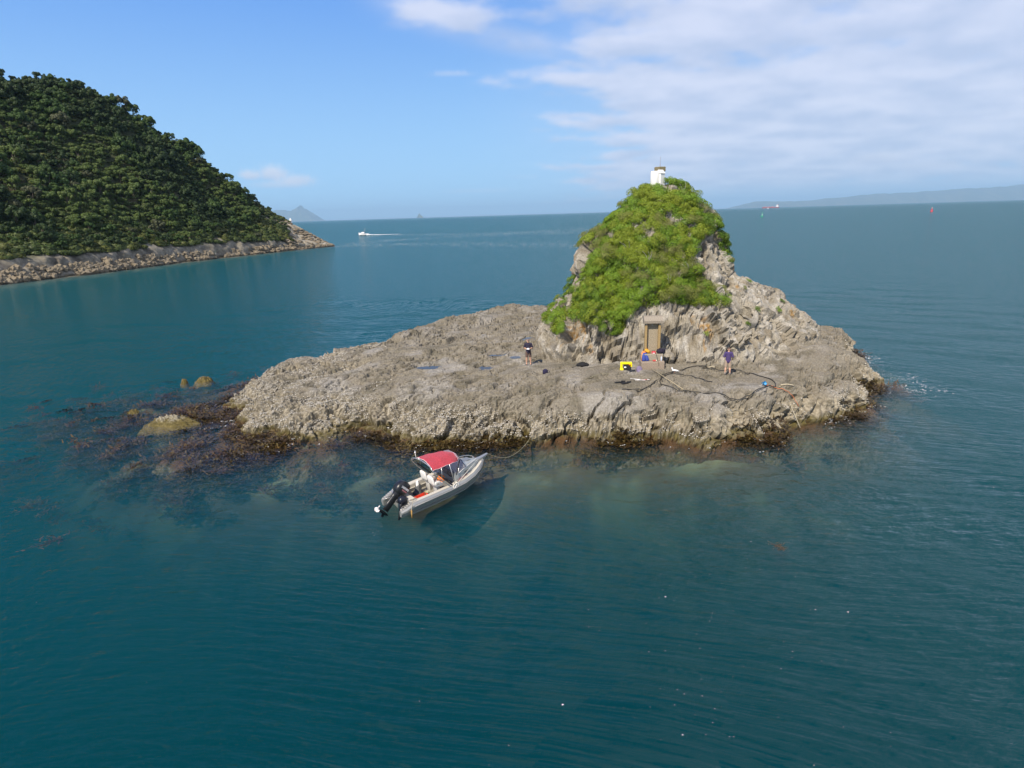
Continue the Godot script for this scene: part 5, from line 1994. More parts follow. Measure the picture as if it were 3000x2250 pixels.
# facing -z; hands brought together before the belly
func build_person(label: String, p: Vector3, turn: float, look: Dictionary) -> Node3D:
	var root := thing("person", label, "person", p, turn)
	var h: float = look.tall / 1.80
	root.scale = Vector3.ONE * h
	var step: float = look.stance
	var hip := [Vector3(-0.09, 0.93, 0.0), Vector3(0.09, 0.93, 0.0)]
	var knee := [Vector3(-0.10 - step * 0.5, 0.50, -0.03), Vector3(0.10 + step * 0.5, 0.50, -0.03)]
	var ankle := [Vector3(-0.10 - step, 0.09, 0.02), Vector3(0.10 + step, 0.09, 0.02)]
	var sh := [Vector3(-0.185, 1.46, 0.0), Vector3(0.185, 1.46, 0.0)]
	var el := [Vector3(-0.27, 1.19, 0.02), Vector3(0.27, 1.19, 0.02)]
	var wr: Array = look.wrists
	var neck := Vector3(0, 1.52, 0.01)
	var head: Vector3 = Vector3(0, 1.675, -0.015) + look.nod
	var body := []
	body.append([Vector3(0, 0.98, 0.0), Vector3(0, 1.20, 0.0), 0.135, 0.13, 1.25])
	body.append([Vector3(0, 1.20, 0.0), Vector3(0, 1.40, 0.0), 0.135, 0.135, 1.3])
	body.append([Vector3(-0.10, 1.42, 0.0), Vector3(0.10, 1.42, 0.0), 0.085, 0.085, 1.2])
	body.append([neck - Vector3(0, 0.08, 0), neck + Vector3(0, 0.07, -0.01), 0.062, 0.056, 1.0])
	for s in 2:
		body.append([hip[s], knee[s], 0.088, 0.062, 1.0])
		body.append([knee[s], knee[s].lerp(ankle[s], 0.35) + Vector3(0, 0, 0.015), 0.058, 0.060, 1.0])
		body.append([knee[s].lerp(ankle[s], 0.35) + Vector3(0, 0, 0.015), ankle[s], 0.060, 0.038, 1.0])
		body.append([ankle[s], ankle[s] + Vector3(0, -0.04, -0.10), 0.038, 0.036, 1.0])
		body.append([sh[s], el[s], 0.055, 0.044, 1.0])
		body.append([el[s], wr[s], 0.043, 0.030, 1.0])
	var skin := plain(0.50, 0.30, 0.21, 0.55)
	skin.subsurf_scatter_enabled = true
	skin.subsurf_scatter_strength = 0.08
	mesh_node("body", skin_mesh(body, 0.02, 0.012), skin, root)
	# head with nose, brow, jaw, ears
	var hb := [[head + Vector3(0, 0.03, 0.012), head + Vector3(0, 0.035, 0.022), 0.098, 0.098, 1.0], [head + Vector3(0, -0.02, -0.028), head + Vector3(0, -0.075, -0.045), 0.066, 0.050, 1.0], [head + Vector3(0, 0.0, -0.088), head + Vector3(0, -0.025, -0.104), 0.012, 0.017, 1.0], [head + Vector3(-0.032, 0.028, -0.082), head + Vector3(0.032, 0.028, -0.082), 0.014, 0.014, 1.0], [head + Vector3(-0.02, -0.052, -0.088), head + Vector3(0.02, -0.052, -0.088), 0.011, 0.011, 1.0]]
	for s in [-1.0, 1.0]:
		hb.append([head + Vector3(s * 0.098, 0.02, 0.02), head + Vector3(s * 0.10, -0.02, 0.012), 0.014, 0.010, 1.0])
	mesh_node("head", skin_mesh(hb, 0.008, 0.006), skin, root)
	var st := begin(false)
	for s in [-1.0, 1.0]:
		ellipsoid(st, Transform3D(Basis(), head + Vector3(s * 0.033, 0.005, -0.087)), Vector3(0.013, 0.008, 0.008), 8, 6)
	done("eye", st, plain(0.06, 0.05, 0.05, 0.2), root)
	for s in 2:
		var d: Vector3 = look.hand_dir[s]
		mesh_node("hand", skin_mesh(hand_bones(wr[s], d, Vector3(0, 1, 0.2).normalized(), 1.0 if s == 0 else -1.0, 0.5), 0.006, 0.004), skin, root)
	# clothes
	var cloth := grained(look.shirt.r, look.shirt.g, look.shirt.b, 0.9, 5.0, 0.2, 0.3)
	var shirt := [[Vector3(0, 0.95, 0.0), Vector3(0, 1.20, 0.0), 0.165, 0.155, 1.2], [Vector3(0, 1.20, 0.0), Vector3(0, 1.40, 0.0), 0.155, 0.152, 1.25], [Vector3(-0.11, 1.43, 0.0), Vector3(0.11, 1.43, 0.0), 0.095, 0.095, 1.15], [Vector3(-0.06, 0.88, 0.0), Vector3(0.06, 0.88, 0.0), 0.115, 0.115, 1.1]]
	for s in 2:
		shirt.append([sh[s], sh[s].lerp(el[s], look.sleeve), 0.070, 0.072, 1.0])
	mesh_node("shirt", skin_mesh(shirt, 0.02, 0.012), cloth, root)
	var shorts := [[Vector3(-0.05, 0.90, 0), Vector3(0.05, 0.90, 0), 0.125, 0.125, 1.15]]
	for s in 2:
		shorts.append([hip[s] + Vector3(0, -0.02, 0), hip[s].lerp(knee[s], look.leg), 0.102, 0.092, 1.0])
	mesh_node("shorts", skin_mesh(shorts, 0.02, 0.010), grained(look.shorts.r, look.shorts.g, look.shorts.b, 0.9, 5.0, 0.3, 0.3), root)
	for s in 2:
		var a: Vector3 = ankle[s]
		mesh_node("shoe", skin_mesh([[a + Vector3(0, -0.045, 0.02), a + Vector3((s - 0.5) * 0.06, -0.05, -0.15), 0.042, 0.040, 1.0], [a + Vector3(0, 0.0, 0.02), a + Vector3(0, -0.04, 0.0), 0.050, 0.046, 1.0]], 0.012, 0.008), plain(look.shoe.r, look.shoe.g, look.shoe.b, 0.8), root)
		st = begin(false)
		lathe(st, [[0.046, 0.0], [0.050, 0.05], [0.047, 0.07]], Transform3D(Basis(), a + Vector3(0, 0.01, 0.015)), 10)
		done("sock", st, plain(look.sock.r, look.sock.g, look.sock.b, 0.95), root)
	var cap := [[head + Vector3(0, 0.055, 0.018), head + Vector3(0, 0.06, 0.03), 0.092, 0.090, 1.0]]
	if look.cap:
		mesh_node("cap", skin_mesh(cap + [[head + Vector3(-0.04, 0.055, -0.10), head + Vector3(0.04, 0.055, -0.10), 0.018, 0.018, 1.0], [head + Vector3(0, 0.05, -0.06), head + Vector3(0, 0.048, -0.14), 0.03, 0.012, 1.0]], 0.009, 0.006), plain(look.hair.r, look.hair.g, look.hair.b, 0.6), root)
	else:
		mesh_node("hair", skin_mesh(cap + [[head + Vector3(-0.05, 0.0, 0.07), head + Vector3(0.05, 0.0, 0.07), 0.045, 0.045, 1.0]], 0.009, 0.006), plain(look.hair.r, look.hair.g, look.hair.b, 0.8), root)
	return root

func build_people() -> void:
	var a := build_person("person in dark navy shirt and brown shorts standing on flat rock holding a white controller", on_rock(1.16, -39.1, 0.0), deg_to_rad(176.0), {tall = 1.80, stance = 0.04, nod = Vector3(0, -0.01, -0.03), wrists = [Vector3(-0.10, 1.16, -0.24), Vector3(0.10, 1.16, -0.24)], hand_dir = [Vector3(0.35, 0.05, -0.5), Vector3(-0.35, 0.05, -0.5)], shirt = Color(0.022, 0.019, 0.045), shorts = Color(0.12, 0.075, 0.06), shoe = Color(0.03, 0.035, 0.035), sock = Color(0.55, 0.52, 0.46), hair = Color(0.10, 0.09, 0.09), cap = true, sleeve = 0.85, leg = 0.78})
	var remote := thing("remote_controller", "white drone remote controller held in the navy-shirted person's hands", "controller")
	remote.transform = a.transform * at(0, 1.185, -0.335, -35.0)
	var st := begin()
	cbox(st, at(0, 0, 0), Vector3(0.17, 0.06, 0.12), 0.02)
	done("case", st, plain(0.80, 0.80, 0.80, 0.4), remote)
	st = begin()
	cbox(st, at(0, 0.07, -0.10, 35.0), Vector3(0.20, 0.012, 0.15), 0.004)
	done("screen_hood", st, plain(0.72, 0.72, 0.74, 0.4), remote)
	for s in [-1.0, 1.0]:
		st = begin()
		tube(st, [Vector3(s * 0.05, 0.03, 0.02), Vector3(s * 0.05, 0.06, 0.02)], 0.007, 0.009, 6)
		done("stick", st, plain(0.15, 0.15, 0.15, 0.5), remote)
		st = begin()
		tube(st, [Vector3(s * 0.06, 0.02, -0.05), Vector3(s * 0.07, 0.14, -0.12)], 0.008, 0.008, 6)
		done("aerial", st, plain(0.75, 0.75, 0.75, 0.4), remote)
	build_person("person in purple-blue shirt and tan shorts seen from behind beside the cliff", on_rock(13.33, -35.6, 0.0), deg_to_rad(-14.0), {tall = 1.72, stance = 0.05, nod = Vector3(0.02, -0.03, -0.05), wrists = [Vector3(-0.15, 1.14, -0.20), Vector3(0.17, 1.12, -0.22)], hand_dir = [Vector3(0.3, 0.0, -0.6), Vector3(-0.3, 0.0, -0.6)], shirt = Color(0.065, 0.042, 0.145), shorts = Color(0.42, 0.32, 0.24), shoe = Color(0.22, 0.19, 0.16), sock = Color(0.28, 0.24, 0.2), hair = Color(0.10, 0.06, 0.045), cap = false, sleeve = 0.9, leg = 0.85})

# ---------------------------------------------------------------- structures and gear on the islet
func build_monument() -> void:
	var conc := grained(0.46, 0.41, 0.33, 0.92, 1.6, 0.4, 0.5)
	var stain := grained(0.50, 0.36, 0.17, 0.92, 2.2, 0.4, 0.5)
	var y := ground(9.0, -36.9) - 0.06
	var o := thing("tide_gauge_housing", "weathered concrete door-like niche with pillars and stepped plinth against the cliff", "monument", Vector3(9.05, y, -37.40), deg_to_rad(-3.0))
	o.scale = Vector3(0.92, 1.06, 1.0)
	var st := begin()
	cbox(st, at(0, 0.20, 0.10), Vector3(1.60, 0.80, 0.86), 0.03)
	done("step", st, grained(0.44, 0.36, 0.29, 0.92, 1.4, 0.4, 0.5), o)
	st = begin()
	cbox(st, at(0, 0.80, -0.06), Vector3(1.50, 0.42, 0.56), 0.03)
	done("step", st, conc, o)
	st = begin()
	cbox(st, at(0.02, 1.95, -0.34), Vector3(0.94, 1.96, 0.20), 0.02)
	done("back_panel", st, grained(0.46, 0.40, 0.30, 0.92, 1.2, 0.4, 0.5), o)
	for s in [-1.0, 1.0]:
		st = begin()
		cbox(st, at(0.02 + s * 0.46, 1.93, -0.12), Vector3(0.16, 1.86, 0.26), 0.02)
		var pil := done("pillar", st, stain, o)
		st = begin()
		cbox(st, at(0.02 + s * 0.46, 2.80, 0.015), Vector3(0.12, 0.14, 0.03), 0.01)
		done("capital", st, conc, pil)
	st = begin()
	loft(st, [[Vector3(-0.62, 2.86, 0.14), Vector3(-0.62, 3.02, 0.16), Vector3(-0.62, 3.26, -0.12), Vector3(-0.62, 3.26, -0.44), Vector3(-0.62, 2.86, -0.44)], [Vector3(0.66, 2.86, 0.14), Vector3(0.66, 3.02, 0.16), Vector3(0.66, 3.26, -0.12), Vector3(0.66, 3.26, -0.44), Vector3(0.66, 2.86, -0.44)]])
	done("lintel", st, grained(0.42, 0.37, 0.31, 0.92, 1.2, 0.4, 0.5), o)
	st = begin()
	cbox(st, at(0.0, 2.72, -0.225), Vector3(0.05, 0.05, 0.03), 0.005)
	done("bolt", st, plain(0.4, 0.38, 0.35, 0.5), o)
	# gear left on the plinth
	var top := o.transform * at(0, 1.01, 0.0)
	var low := o.transform * at(0, 0.60, 0.0)
	var vest := thing("life_vest", "blue and orange life vest slumped over the concrete step", "life vest")
	vest.transform = low * at(-0.48, 0.0, 0.22, 0, 8.0)
	for e in [[-0.14, 0.34, 8.0], [0.14, 0.30, -14.0]]:
		st = begin(false)
		sections(st, at(e[0], 0.0, 0.06, -14.0, 0, -e[2]), [[0.0, 0.10, 0.08, 0, 0], [0.06, 0.13, 0.10, 0, 0], [0.30, 0.12, 0.09, 0, -0.03], [0.48, 0.09, 0.07, 0, -0.08], [0.54, 0.03, 0.03, 0, -0.09]], 0.75, 12)
		done("front_panel", st, grained(0.035, 0.06, 0.30, 0.8, 4.0, 0.3, 0.6), vest)
	st = begin(false)
	sections(st, at(-0.06, 0.0, -0.06, -12.0, 0, 3.0), [[0.0, 0.20, 0.06, 0, 0], [0.3, 0.22, 0.07, 0, 0], [0.52, 0.14, 0.06, 0, 0], [0.60, 0.05, 0.03, 0, 0]], 0.75, 12)
	done("lining", st, grained(0.75, 0.24, 0.07, 0.8, 4.0, 0.3, 0.6), vest)
	var bag := thing("dry_bag", "orange-yellow cloth bundle on top of the plinth beside the blue vest", "bag")
	bag.transform = top * at(-0.34, 0.04, 0.02, 0, 20.0, -25.0)
	st = begin(false)
	ellipsoid(st, Transform3D(Basis(), Vector3(0, 0.10, 0)), Vector3(0.24, 0.11, 0.13), 14, 9, 0.16)
	done("bundle", st, grained(0.80, 0.42, 0.03, 0.7, 4.0, 0.3, 0.6), bag)
	st = begin(false)
	tube(st, curve([Vector3(-0.16, 0.16, 0), Vector3(-0.2, 0.24, 0.02), Vector3(-0.1, 0.24, 0.02), Vector3(-0.08, 0.18, 0)], 4), 0.012, -1.0, 5)
	done("strap", st, plain(0.75, 0.4, 0.05, 0.8), bag)
	var tool := thing("red_case", "small red instrument case on the edge of the plinth", "case")
	tool.transform = top * at(0.10, 0.0, 0.10, 0, -6.0)
	st = begin()
	cbox(st, at(0, 0.075, 0), Vector3(0.27, 0.15, 0.20), 0.02)
	done("box", st, plain(0.48, 0.03, 0.05, 0.5), tool)
	st = begin()
	cbox(st, at(0.0, 0.05, 0.105), Vector3(0.15, 0.05, 0.012), 0.003)
	done("label_plate", st, plain(0.75, 0.72, 0.70, 0.5), tool)
	st = begin(false)
	tube(st, curve([Vector3(-0.08, 0.15, 0), Vector3(-0.06, 0.20, 0), Vector3(0.06, 0.20, 0), Vector3(0.08, 0.15, 0)], 4), 0.01, -1.0, 5)
	done("handle", st, plain(0.05, 0.02, 0.02, 0.5), tool)
	var coat := thing("dark_jacket", "crumpled dark navy jacket heaped on the plinth by the pillar", "jacket")
	coat.transform = top * at(0.56, 0.0, 0.06)
	st = begin(false)
	ellipsoid(st, Transform3D(Basis(), Vector3(0, 0.14, 0)), Vector3(0.27, 0.16, 0.20), 18, 10, 0.22)
	done("cloth", st, grained(0.018, 0.014, 0.032, 0.9, 4.0, 0.3, 1.0), coat)
	st = begin(false)
	sections(st, at(0.2, 0.2, 0.02, 0, 0, -60.0), [[0.0, 0.07, 0.06, 0, 0], [0.12, 0.05, 0.05, 0, 0.01], [0.2, 0.045, 0.04, 0, 0]], 1.0, 10)
	done("sleeve", st, grained(0.022, 0.018, 0.04, 0.9, 4.0, 0.3, 1.0), coat)
	var bottle := thing("water_bottle", "pale plastic bottle standing on the concrete step below the jacket", "bottle")
	bottle.transform = low * at(0.60, 0.0, 0.30)
	st = begin(false)
	lathe(st, [[0.04, 0.0], [0.048, 0.02], [0.048, 0.20], [0.02, 0.25], [0.018, 0.27]], Transform3D(), 12)
	done("body", st, plain(0.55, 0.60, 0.70, 0.25), bottle)
	st = begin(false)
	lathe(st, [[0.02, 0.27], [0.02, 0.30], [0.005, 0.302]], Transform3D(), 10)
	done("cap", st, plain(0.7, 0.7, 0.75, 0.4), bottle)
	var kit := thing("red_pouch", "red and white first-aid pouch lying on the lower concrete step", "pouch")
	kit.transform = low * at(0.10, 0.0, 0.44, 0, 4.0)
	st = begin()
	cbox(st, at(0, 0.05, 0), Vector3(0.24, 0.10, 0.10), 0.03)
	done("pouch", st, grained(0.55, 0.06, 0.05, 0.7, 5.0, 0.2, 0.4), kit)
	st = begin()
	cbox(st, at(0.14, 0.06, 0.0, 0, 20.0), Vector3(0.10, 0.06, 0.08), 0.02)
	done("flap", st, plain(0.70, 0.66, 0.50, 0.6), kit)
	st = begin(false)
	var cd: Array = curve([top * Vector3(0.18, 0.10, 0.10), top * Vector3(0.24, 0.02, 0.30), low * Vector3(0.30, 0.10, 0.42), low * Vector3(0.36, 0.0, 0.52), low * Vector3(0.40, -0.25, 0.56)], 5)
	tube(st, cd, 0.014, -1.0, 5)
	tag(done("dark_cable", st, plain(0.05, 0.045, 0.035, 0.7)), "dark cable hanging from the red case down the concrete steps", "cable")

func build_beacon() -> void:
	var y := ground(10.9, -45.2)
	var o := thing("beacon", "white beacon tower with gabled box and concrete block on the summit of the stack", "beacon", Vector3(10.92, y - 0.22, -45.2), deg_to_rad(6.0))
	o.scale = Vector3(0.70, 0.92, 0.70)
	var white := grained(0.82, 0.82, 0.80, 0.5, 1.2, 0.2, 0.05)
	var st := begin(false)
	lathe(st, [[0.46, 0.0], [0.46, 1.50], [0.40, 1.60], [0.05, 1.63]], Transform3D(Basis(), Vector3(-0.32, 0, 0)), 24)
	done("drum", st, white, o)
	st = begin()
	var bx := at(0.22, 0, 0.10, 0, 32.0)
	loft(st, [[bx * Vector3(-0.32, 0.2, 0.30), bx * Vector3(0.32, 0.2, 0.30), bx * Vector3(0.32, 0.2, -0.30), bx * Vector3(-0.32, 0.2, -0.30)], [bx * Vector3(-0.32, 1.42, 0.30), bx * Vector3(0.32, 1.42, 0.30), bx * Vector3(0.32, 1.42, -0.30), bx * Vector3(-0.32, 1.42, -0.30)]])
	var box := done("cabinet", st, white, o)
	st = begin()
	loft(st, [[bx * Vector3(-0.38, 1.42, 0.36), bx * Vector3(-0.38, 1.70, 0.0), bx * Vector3(-0.38, 1.42, -0.36)], [bx * Vector3(0.38, 1.42, 0.36), bx * Vector3(0.38, 1.70, 0.0), bx * Vector3(0.38, 1.42, -0.36)]])
	done("gable_roof", st, white, box)
	st = begin()
	cbox(st, bx * at(0.325, 0.80, 0.0), Vector3(0.012, 1.05, 0.44), 0.004)
	done("door", st, plain(0.55, 0.55, 0.55, 0.5), box)
	st = begin()
	cbox(st, at(0.42, 0.75, -0.55, 0, 20.0), Vector3(0.62, 1.7, 0.62), 0.03)
	cbox(st, at(0.38, 1.76, -0.55, 0, 20.0), Vector3(0.86, 0.36, 0.80), 0.03)
	done("concrete_block", st, grained(0.30, 0.26, 0.15, 0.9, 1.4, 0.4, 0.4), o)
	st = begin(false)
	tube(st, [Vector3(0.36, 1.9, -0.5), Vector3(0.37, 2.2, -0.5)], 0.025, 0.022, 6)
	tube(st, [Vector3(0.37, 2.2, -0.5), Vector3(0.39, 2.7, -0.5)], 0.012, 0.010, 6)
	done("mast", st, plain(0.25, 0.20, 0.22, 0.6), o)

func build_gear() -> void:
	# yellow equipment case, open on the flat rock
	var c := thing("yellow_case", "bright yellow equipment case standing open on the rock by the plinth", "case", on_rock(7.25, -36.45, 0.0), deg_to_rad(-8.0))
	c.scale = Vector3.ONE * 0.88
	var yel := plain(0.80, 0.66, 0.005, 0.45)
	var st := begin()
	cbox(st, at(-0.36, 0.36, 0.0), Vector3(0.17, 0.72, 0.20), 0.03)
	cbox(st, at(-0.34, 0.14, 0.08), Vector3(0.26, 0.28, 0.24), 0.04)
	done("side_wall", st, yel, c)
	st = begin()
	cbox(st, at(0.02, 0.64, 0.0), Vector3(0.72, 0.16, 0.20), 0.03)
	cbox(st, at(0.34, 0.50, 0.0), Vector3(0.10, 0.26, 0.18), 0.02)
	done("lid", st, yel, c)
	st = begin()
	cbox(st, at(0.06, 0.33, -0.02), Vector3(0.56, 0.44, 0.12), 0.03)
	done("foam_insert", st, plain(0.015, 0.015, 0.018, 0.95), c)
	st = begin()
	cbox(st, at(0.22, 0.54, 0.10), Vector3(0.14, 0.07, 0.03), 0.01)
	done("latch", st, plain(0.75, 0.22, 0.02, 0.5), c)
	st = begin(false)
	ellipsoid(st, at(-0.10, 0.34, 0.07), Vector3(0.09, 0.06, 0.03), 10, 6, 0.2)
	done("white_packet", st, plain(0.75, 0.75, 0.75, 0.6), c)
	var pb := thing("purple_backpack", "faded purple backpack leaning beside the yellow case", "backpack", on_rock(8.12, -36.55, 0.0), deg_to_rad(12.0))
	st = begin(false)
	sections(st, at(0, 0, 0, -22.0), [[0.0, 0.17, 0.10, 0, 0], [0.06, 0.19, 0.12, 0, 0], [0.28, 0.19, 0.12, 0, 0], [0.40, 0.14, 0.10, 0, 0], [0.46, 0.06, 0.05, 0, 0]], 0.65, 14)
	done("body", st, grained(0.20, 0.16, 0.26, 0.9, 4.0, 0.3, 0.6), pb)
	st = begin(false)
	sections(st, at(0, 0.02, 0.11, -22.0), [[0.0, 0.13, 0.04, 0, 0], [0.05, 0.14, 0.05, 0, 0], [0.18, 0.13, 0.05, 0, 0], [0.22, 0.09, 0.03, 0, 0]], 0.65, 12)
	done("pocket", st, grained(0.24, 0.20, 0.30, 0.9, 4.0, 0.3, 0.6), pb)
	st = begin(false)
	tube(st, curve([Vector3(-0.05, 0.42, -0.16), Vector3(-0.04, 0.50, -0.18), Vector3(0.04, 0.50, -0.18), Vector3(0.05, 0.42, -0.16)], 4), 0.01, -1.0, 5)
	done("handle", st, plain(0.08, 0.06, 0.10, 0.9), pb)
	# black holdall below the cliff
	var hb := thing("black_bag", "black holdall lying on the rock at the cliff foot", "bag", on_rock(4.64, -37.9, 0.0), deg_to_rad(6.0))
	st = begin(false)
	ellipsoid(st, at(0, 0.13, 0), Vector3(0.42, 0.16, 0.20), 18, 9, 0.14)
	done("body", st, grained(0.012, 0.012, 0.014, 0.9, 4.0, 0.3, 0.8), hb)
	st = begin(false)
	tube(st, curve([Vector3(-0.2, 0.24, 0.05), Vector3(-0.1, 0.34, 0.1), Vector3(0.1, 0.33, 0.1), Vector3(0.2, 0.24, 0.05)], 4), 0.015, -1.0, 5)
	tube(st, curve([Vector3(-0.4, 0.1, 0), Vector3(-0.55, 0.03, 0.05), Vector3(-0.7, 0.02, 0.02)], 4), 0.02, -1.0, 5)
	done("strap", st, plain(0.02, 0.02, 0.02, 0.9), hb)
	var nb := thing("navy_camera_bag", "small dark navy bag on a pale rock slab near the person with controller", "bag", on_rock(2.13, -36.55, 0.0), deg_to_rad(20.0))
	st = begin(false)
	sections(st, Transform3D(), [[0.0, 0.15, 0.10, 0, 0], [0.05, 0.17, 0.12, 0, 0], [0.24, 0.16, 0.11, 0, 0], [0.30, 0.10, 0.07, 0, 0], [0.32, 0.03, 0.02, 0, 0]], 0.6, 14)
	done("body", st, grained(0.018, 0.015, 0.05, 0.9, 4.0, 0.3, 0.6), nb)
	st = begin(false)
	tube(st, curve([Vector3(0.14, 0.2, 0), Vector3(0.26, 0.16, 0.05), Vector3(0.3, 0.04, 0.05), Vector3(0.2, 0.02, 0.1)], 4), 0.016, -1.0, 5)
	done("strap", st, plain(0.02, 0.018, 0.04, 0.9), nb)
	# swim fins
	for k in 2:
		var f := thing("swim_fin", "black swim fin lying flat on the rock" if k == 0 else "black swim fin overlapping its pair on the rock", "swim fin", on_rock(6.35 + k * 0.34, -33.6 + k * 0.1, 0.03), deg_to_rad(96.0 + k * 14.0))
		st = begin()
		loft(st, [[Vector3(-0.05, 0, 0.28), Vector3(0.05, 0, 0.28), Vector3(0.05, 0.09, 0.28), Vector3(-0.05, 0.09, 0.28)], [Vector3(-0.06, 0, 0.05), Vector3(0.06, 0, 0.05), Vector3(0.06, 0.09, 0.05), Vector3(-0.06, 0.09, 0.05)]])
		done("foot_pocket", st, plain(0.015, 0.015, 0.018, 0.6), f)
		st = begin()
		loft(st, [[Vector3(-0.06, 0.01, 0.05), Vector3(0.06, 0.01, 0.05), Vector3(0.06, 0.05, 0.05), Vector3(-0.06, 0.05, 0.05)], [Vector3(-0.11, 0.02, -0.34), Vector3(0.11, 0.02, -0.34), Vector3(0.11, 0.035, -0.34), Vector3(-0.11, 0.035, -0.34)]])
		done("blade", st, plain(0.02, 0.02, 0.022, 0.5), f)
	# tools laid out: white-handled and red ones
	for e in [[7.35, -34.3, 70.0, 0.55, Color(0.75, 0.73, 0.72), "white rod laid on the rock among tools"], [7.62, -34.15, 82.0, 0.6, Color(0.72, 0.70, 0.70), "white-handled tool lying across the white rod"], [7.95, -34.2, 95.0, 0.5, Color(0.55, 0.16, 0.14), "red-handled tool lying beside white tools"]]:
		var t := thing("hand_tool", e[5], "tool", on_rock(e[0], e[1], 0.05), deg_to_rad(e[2]))
		st = begin(false)
		tube(st, [Vector3(0, 0, -e[3] * 0.5), Vector3(0, 0, e[3] * 0.2)], 0.022, -1.0, 6)
		done("handle", st, plain(e[4].r, e[4].g, e[4].b, 0.5), t)
		st = begin()
		cbox(st, at(0, 0, e[3] * 0.35), Vector3(0.09, 0.03, e[3] * 0.3), 0.008)
		done("head", st, plain(0.60, 0.56, 0.55, 0.4), t)
	# poles
	var along := func(raw: Array, up: float) -> Array:
		var out := []
		var pts := []
		for v in curve(raw.map(func(p): return Vector3(p[0], 0, p[1])), 4):
			pts.append([v.x, v.z])
		for p in pts:
			var q := on_rock(p[0], p[1], up)
			for k in 6:
				q.y = maxf(q.y, ground(p[0] + cos(k) * 0.16, p[1] + sin(k) * 0.16) + up)
			out.append(q)
		return out
	var q1 := on_rock(8.75, -36.2, 0.08)
	var q2 := on_rock(9.75, -32.6, 0.10)
	st = begin(false)
	tube(st, [q1 + Vector3(0, 0.1, 0), q2 + Vector3(0, 0.1, 0)], 0.024, -1.0, 6)
	tag(done("wooden_pole", st, grained(0.58, 0.50, 0.34, 0.8, 4.0, 0.4, 0.1)), "long thin pale pole lying across the dark hose", "pole")
	var foot := Vector3(16.15, 0.0, -31.55)
	var head := on_rock(15.6, -33.15, 0.18)
	head.y = maxf(head.y, 1.7)
	var staff := thing("tide_staff", "slanting white-painted pole running from the rock edge down into the sea", "pole")
	st = begin(false)
	tube(st, [foot, foot.lerp(head, 0.72)], 0.024, -1.0, 6)
	done("lower_shaft", st, grained(0.60, 0.55, 0.42, 0.8, 4.0, 0.4, 0.1), staff)
	st = begin(false)
	tube(st, [foot.lerp(head, 0.72), foot.lerp(head, 0.82)], 0.045, -1.0, 6)
	done("sleeve", st, plain(0.78, 0.76, 0.70, 0.5), staff)
	st = begin(false)
	tube(st, [foot.lerp(head, 0.82), head], 0.028, -1.0, 6)
	done("upper_shaft", st, plain(0.74, 0.70, 0.60, 0.6), staff)
	st = begin()
	var mid := foot.lerp(head, 0.95)
	tube(st, [mid + Vector3(-0.22, 0, 0.05), mid + Vector3(0.22, 0.06, -0.05)], 0.03, -1.0, 5)
	done("cross_piece", st, grained(0.60, 0.54, 0.38, 0.8, 4.0, 0.4, 0.1), staff)
	# black hose in loops
	st = begin(false)
	tube(st, curve(along.call([[8.95, -34.2], [9.2, -35.2], [10.0, -35.9], [10.9, -36.6], [11.9, -37.2], [13.0, -37.1], [14.2, -36.5], [15.1, -35.6], [15.5, -34.4], [15.2, -33.0], [14.7, -32.6], [13.9, -32.1], [13.0, -31.6], [12.0, -31.5], [11.2, -31.9], [10.4, -32.6], [9.5, -32.8], [8.8, -33.4], [8.95, -34.6], [9.9, -35.5], [11.0, -35.3], [12.0, -34.4]], 0.035), 2), 0.026, -1.0, 6)
	tag(done("black_hose", st, plain(0.02, 0.019, 0.017, 0.5)), "long black hose looped over the flat rock below the cliff", "hose")
	st = begin(false)
	tube(st, curve(along.call([[6.2, -32.3], [7.2, -32.5], [8.1, -33.4], [8.7, -34.4]], 0.03), 2), 0.026, -1.0, 6)
	tag(done("black_hose", st, plain(0.022, 0.02, 0.016, 0.5)), "short stretch of black hose lying in front of the fins", "hose")
	# white gull on the rock inside the hose loop
	var g := thing("gull", "white gull standing on the rock inside the hose loop", "gull", on_rock(10.15, -35.9, 0.0), deg_to_rad(70.0))
	mesh_node("body", skin_mesh([[Vector3(0, 0.14, 0.12), Vector3(0, 0.16, -0.10), 0.05, 0.065, 1.0], [Vector3(0, 0.18, -0.12), Vector3(0, 0.28, -0.17), 0.04, 0.035, 1.0], [Vector3(0, 0.29, -0.17), Vector3(0, 0.285, -0.19), 0.038, 0.032, 1.0], [Vector3(0, 0.14, 0.14), Vector3(0, 0.12, 0.28), 0.03, 0.012, 1.0]], 0.012, 0.01), plain(0.80, 0.80, 0.80, 0.7), g)
	st = begin()
	tube(st, [Vector3(-0.03, 0.0, 0.0), Vector3(-0.03, 0.1, 0.0)], 0.006, -1.0, 4)
	tube(st, [Vector3(0.03, 0.0, -0.03), Vector3(0.03, 0.1, 0.0)], 0.006, -1.0, 4)
	done("leg", st, plain(0.4, 0.1, 0.05, 0.6), g)
	st = begin()
	tube(st, [Vector3(0, 0.285, -0.21), Vector3(0, 0.275, -0.26)], 0.010, 0.003, 5)
	done("bill", st, plain(0.5, 0.12, 0.05, 0.5), g)
	# blue bucket, orange line, driftwood
	var b := thing("blue_bucket", "small blue bucket tipped on the rock at the end of an orange line", "bucket", on_rock(14.45, -33.0, 0.0), 0.0)
	b.scale = Vector3.ONE * 0.72
	st = begin(false)
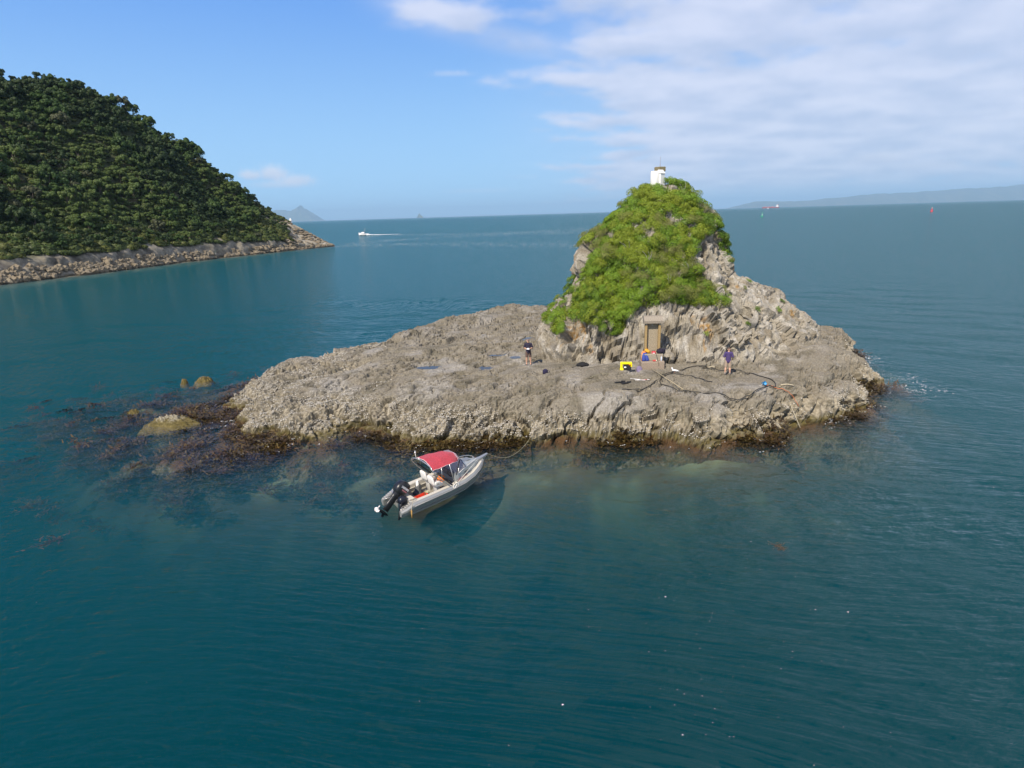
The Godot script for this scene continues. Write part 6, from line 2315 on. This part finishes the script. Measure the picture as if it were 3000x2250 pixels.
	lathe(st, [[0.13, 0.0], [0.16, 0.25], [0.17, 0.26], [0.15, 0.24], [0.12, 0.03], [0.01, 0.02]], at(0, 0.12, 0, 60.0, 30.0), 14)
	done("pail", st, plain(0.03, 0.26, 0.52, 0.45), b)
	st = begin(false)
	tube(st, curve([Vector3(-0.05, 0.2, 0.15), Vector3(-0.25, 0.05, 0.2), Vector3(-0.3, 0.02, 0.05)], 4), 0.012, -1.0, 5)
	done("handle", st, plain(0.7, 0.66, 0.55, 0.6), b)
	st = begin(false)
	tube(st, curve(along.call([[14.6, -32.9], [14.9, -32.8], [15.2, -32.7], [15.5, -32.55], [15.9, -32.4], [16.2, -32.1]], 0.03), 2), 0.03, 0.016, 5)
	tag(done("orange_line", st, grained(0.62, 0.20, 0.08, 0.9, 10.0, 0.4, 0.1)), "orange line trailing over the rock beside the blue bucket", "line")
	for e in [[15.85, -32.95, 70.0, 0.7], [12.9, -38.0 + 0.75, 84.0, 0.4]]:
		st = begin(false)
		tube(st, curve([Vector3(-0.03, 0, -e[3] * 0.5), Vector3(0.03, 0.05, 0), Vector3(-0.02, 0.02, e[3] * 0.5)], 4), 0.05, 0.03, 6)
		var w := done("driftwood", st, grained(0.62, 0.55, 0.40, 0.9, 3.0, 0.4, 0.3))
		w.transform = Transform3D(Basis(Vector3.UP, deg_to_rad(e[2])), on_rock(e[0], e[1], 0.05))
		tag(w, "pale driftwood stick on the rock past the orange line" if e[0] > 14.0 else "pale driftwood stick at the foot of the cliff", "driftwood")

# ---------------------------------------------------------------- put together
func _ready() -> void:
	rng.seed = 1
	var t0 := Time.get_ticks_msec()
	setup_view()
	setup_textures()
	build_sea()
	build_islet()
	print("islet ", Time.get_ticks_msec() - t0)
	build_headland()
	build_far()
	build_shrubs()
	print("green ", Time.get_ticks_msec() - t0)
	build_monument()
	build_beacon()
	build_boat()
	print("boat ", Time.get_ticks_msec() - t0)
	build_people()
	build_gear()
	print("people ", Time.get_ticks_msec() - t0)
	build_water_edge()
	print("all ", Time.get_ticks_msec() - t0)
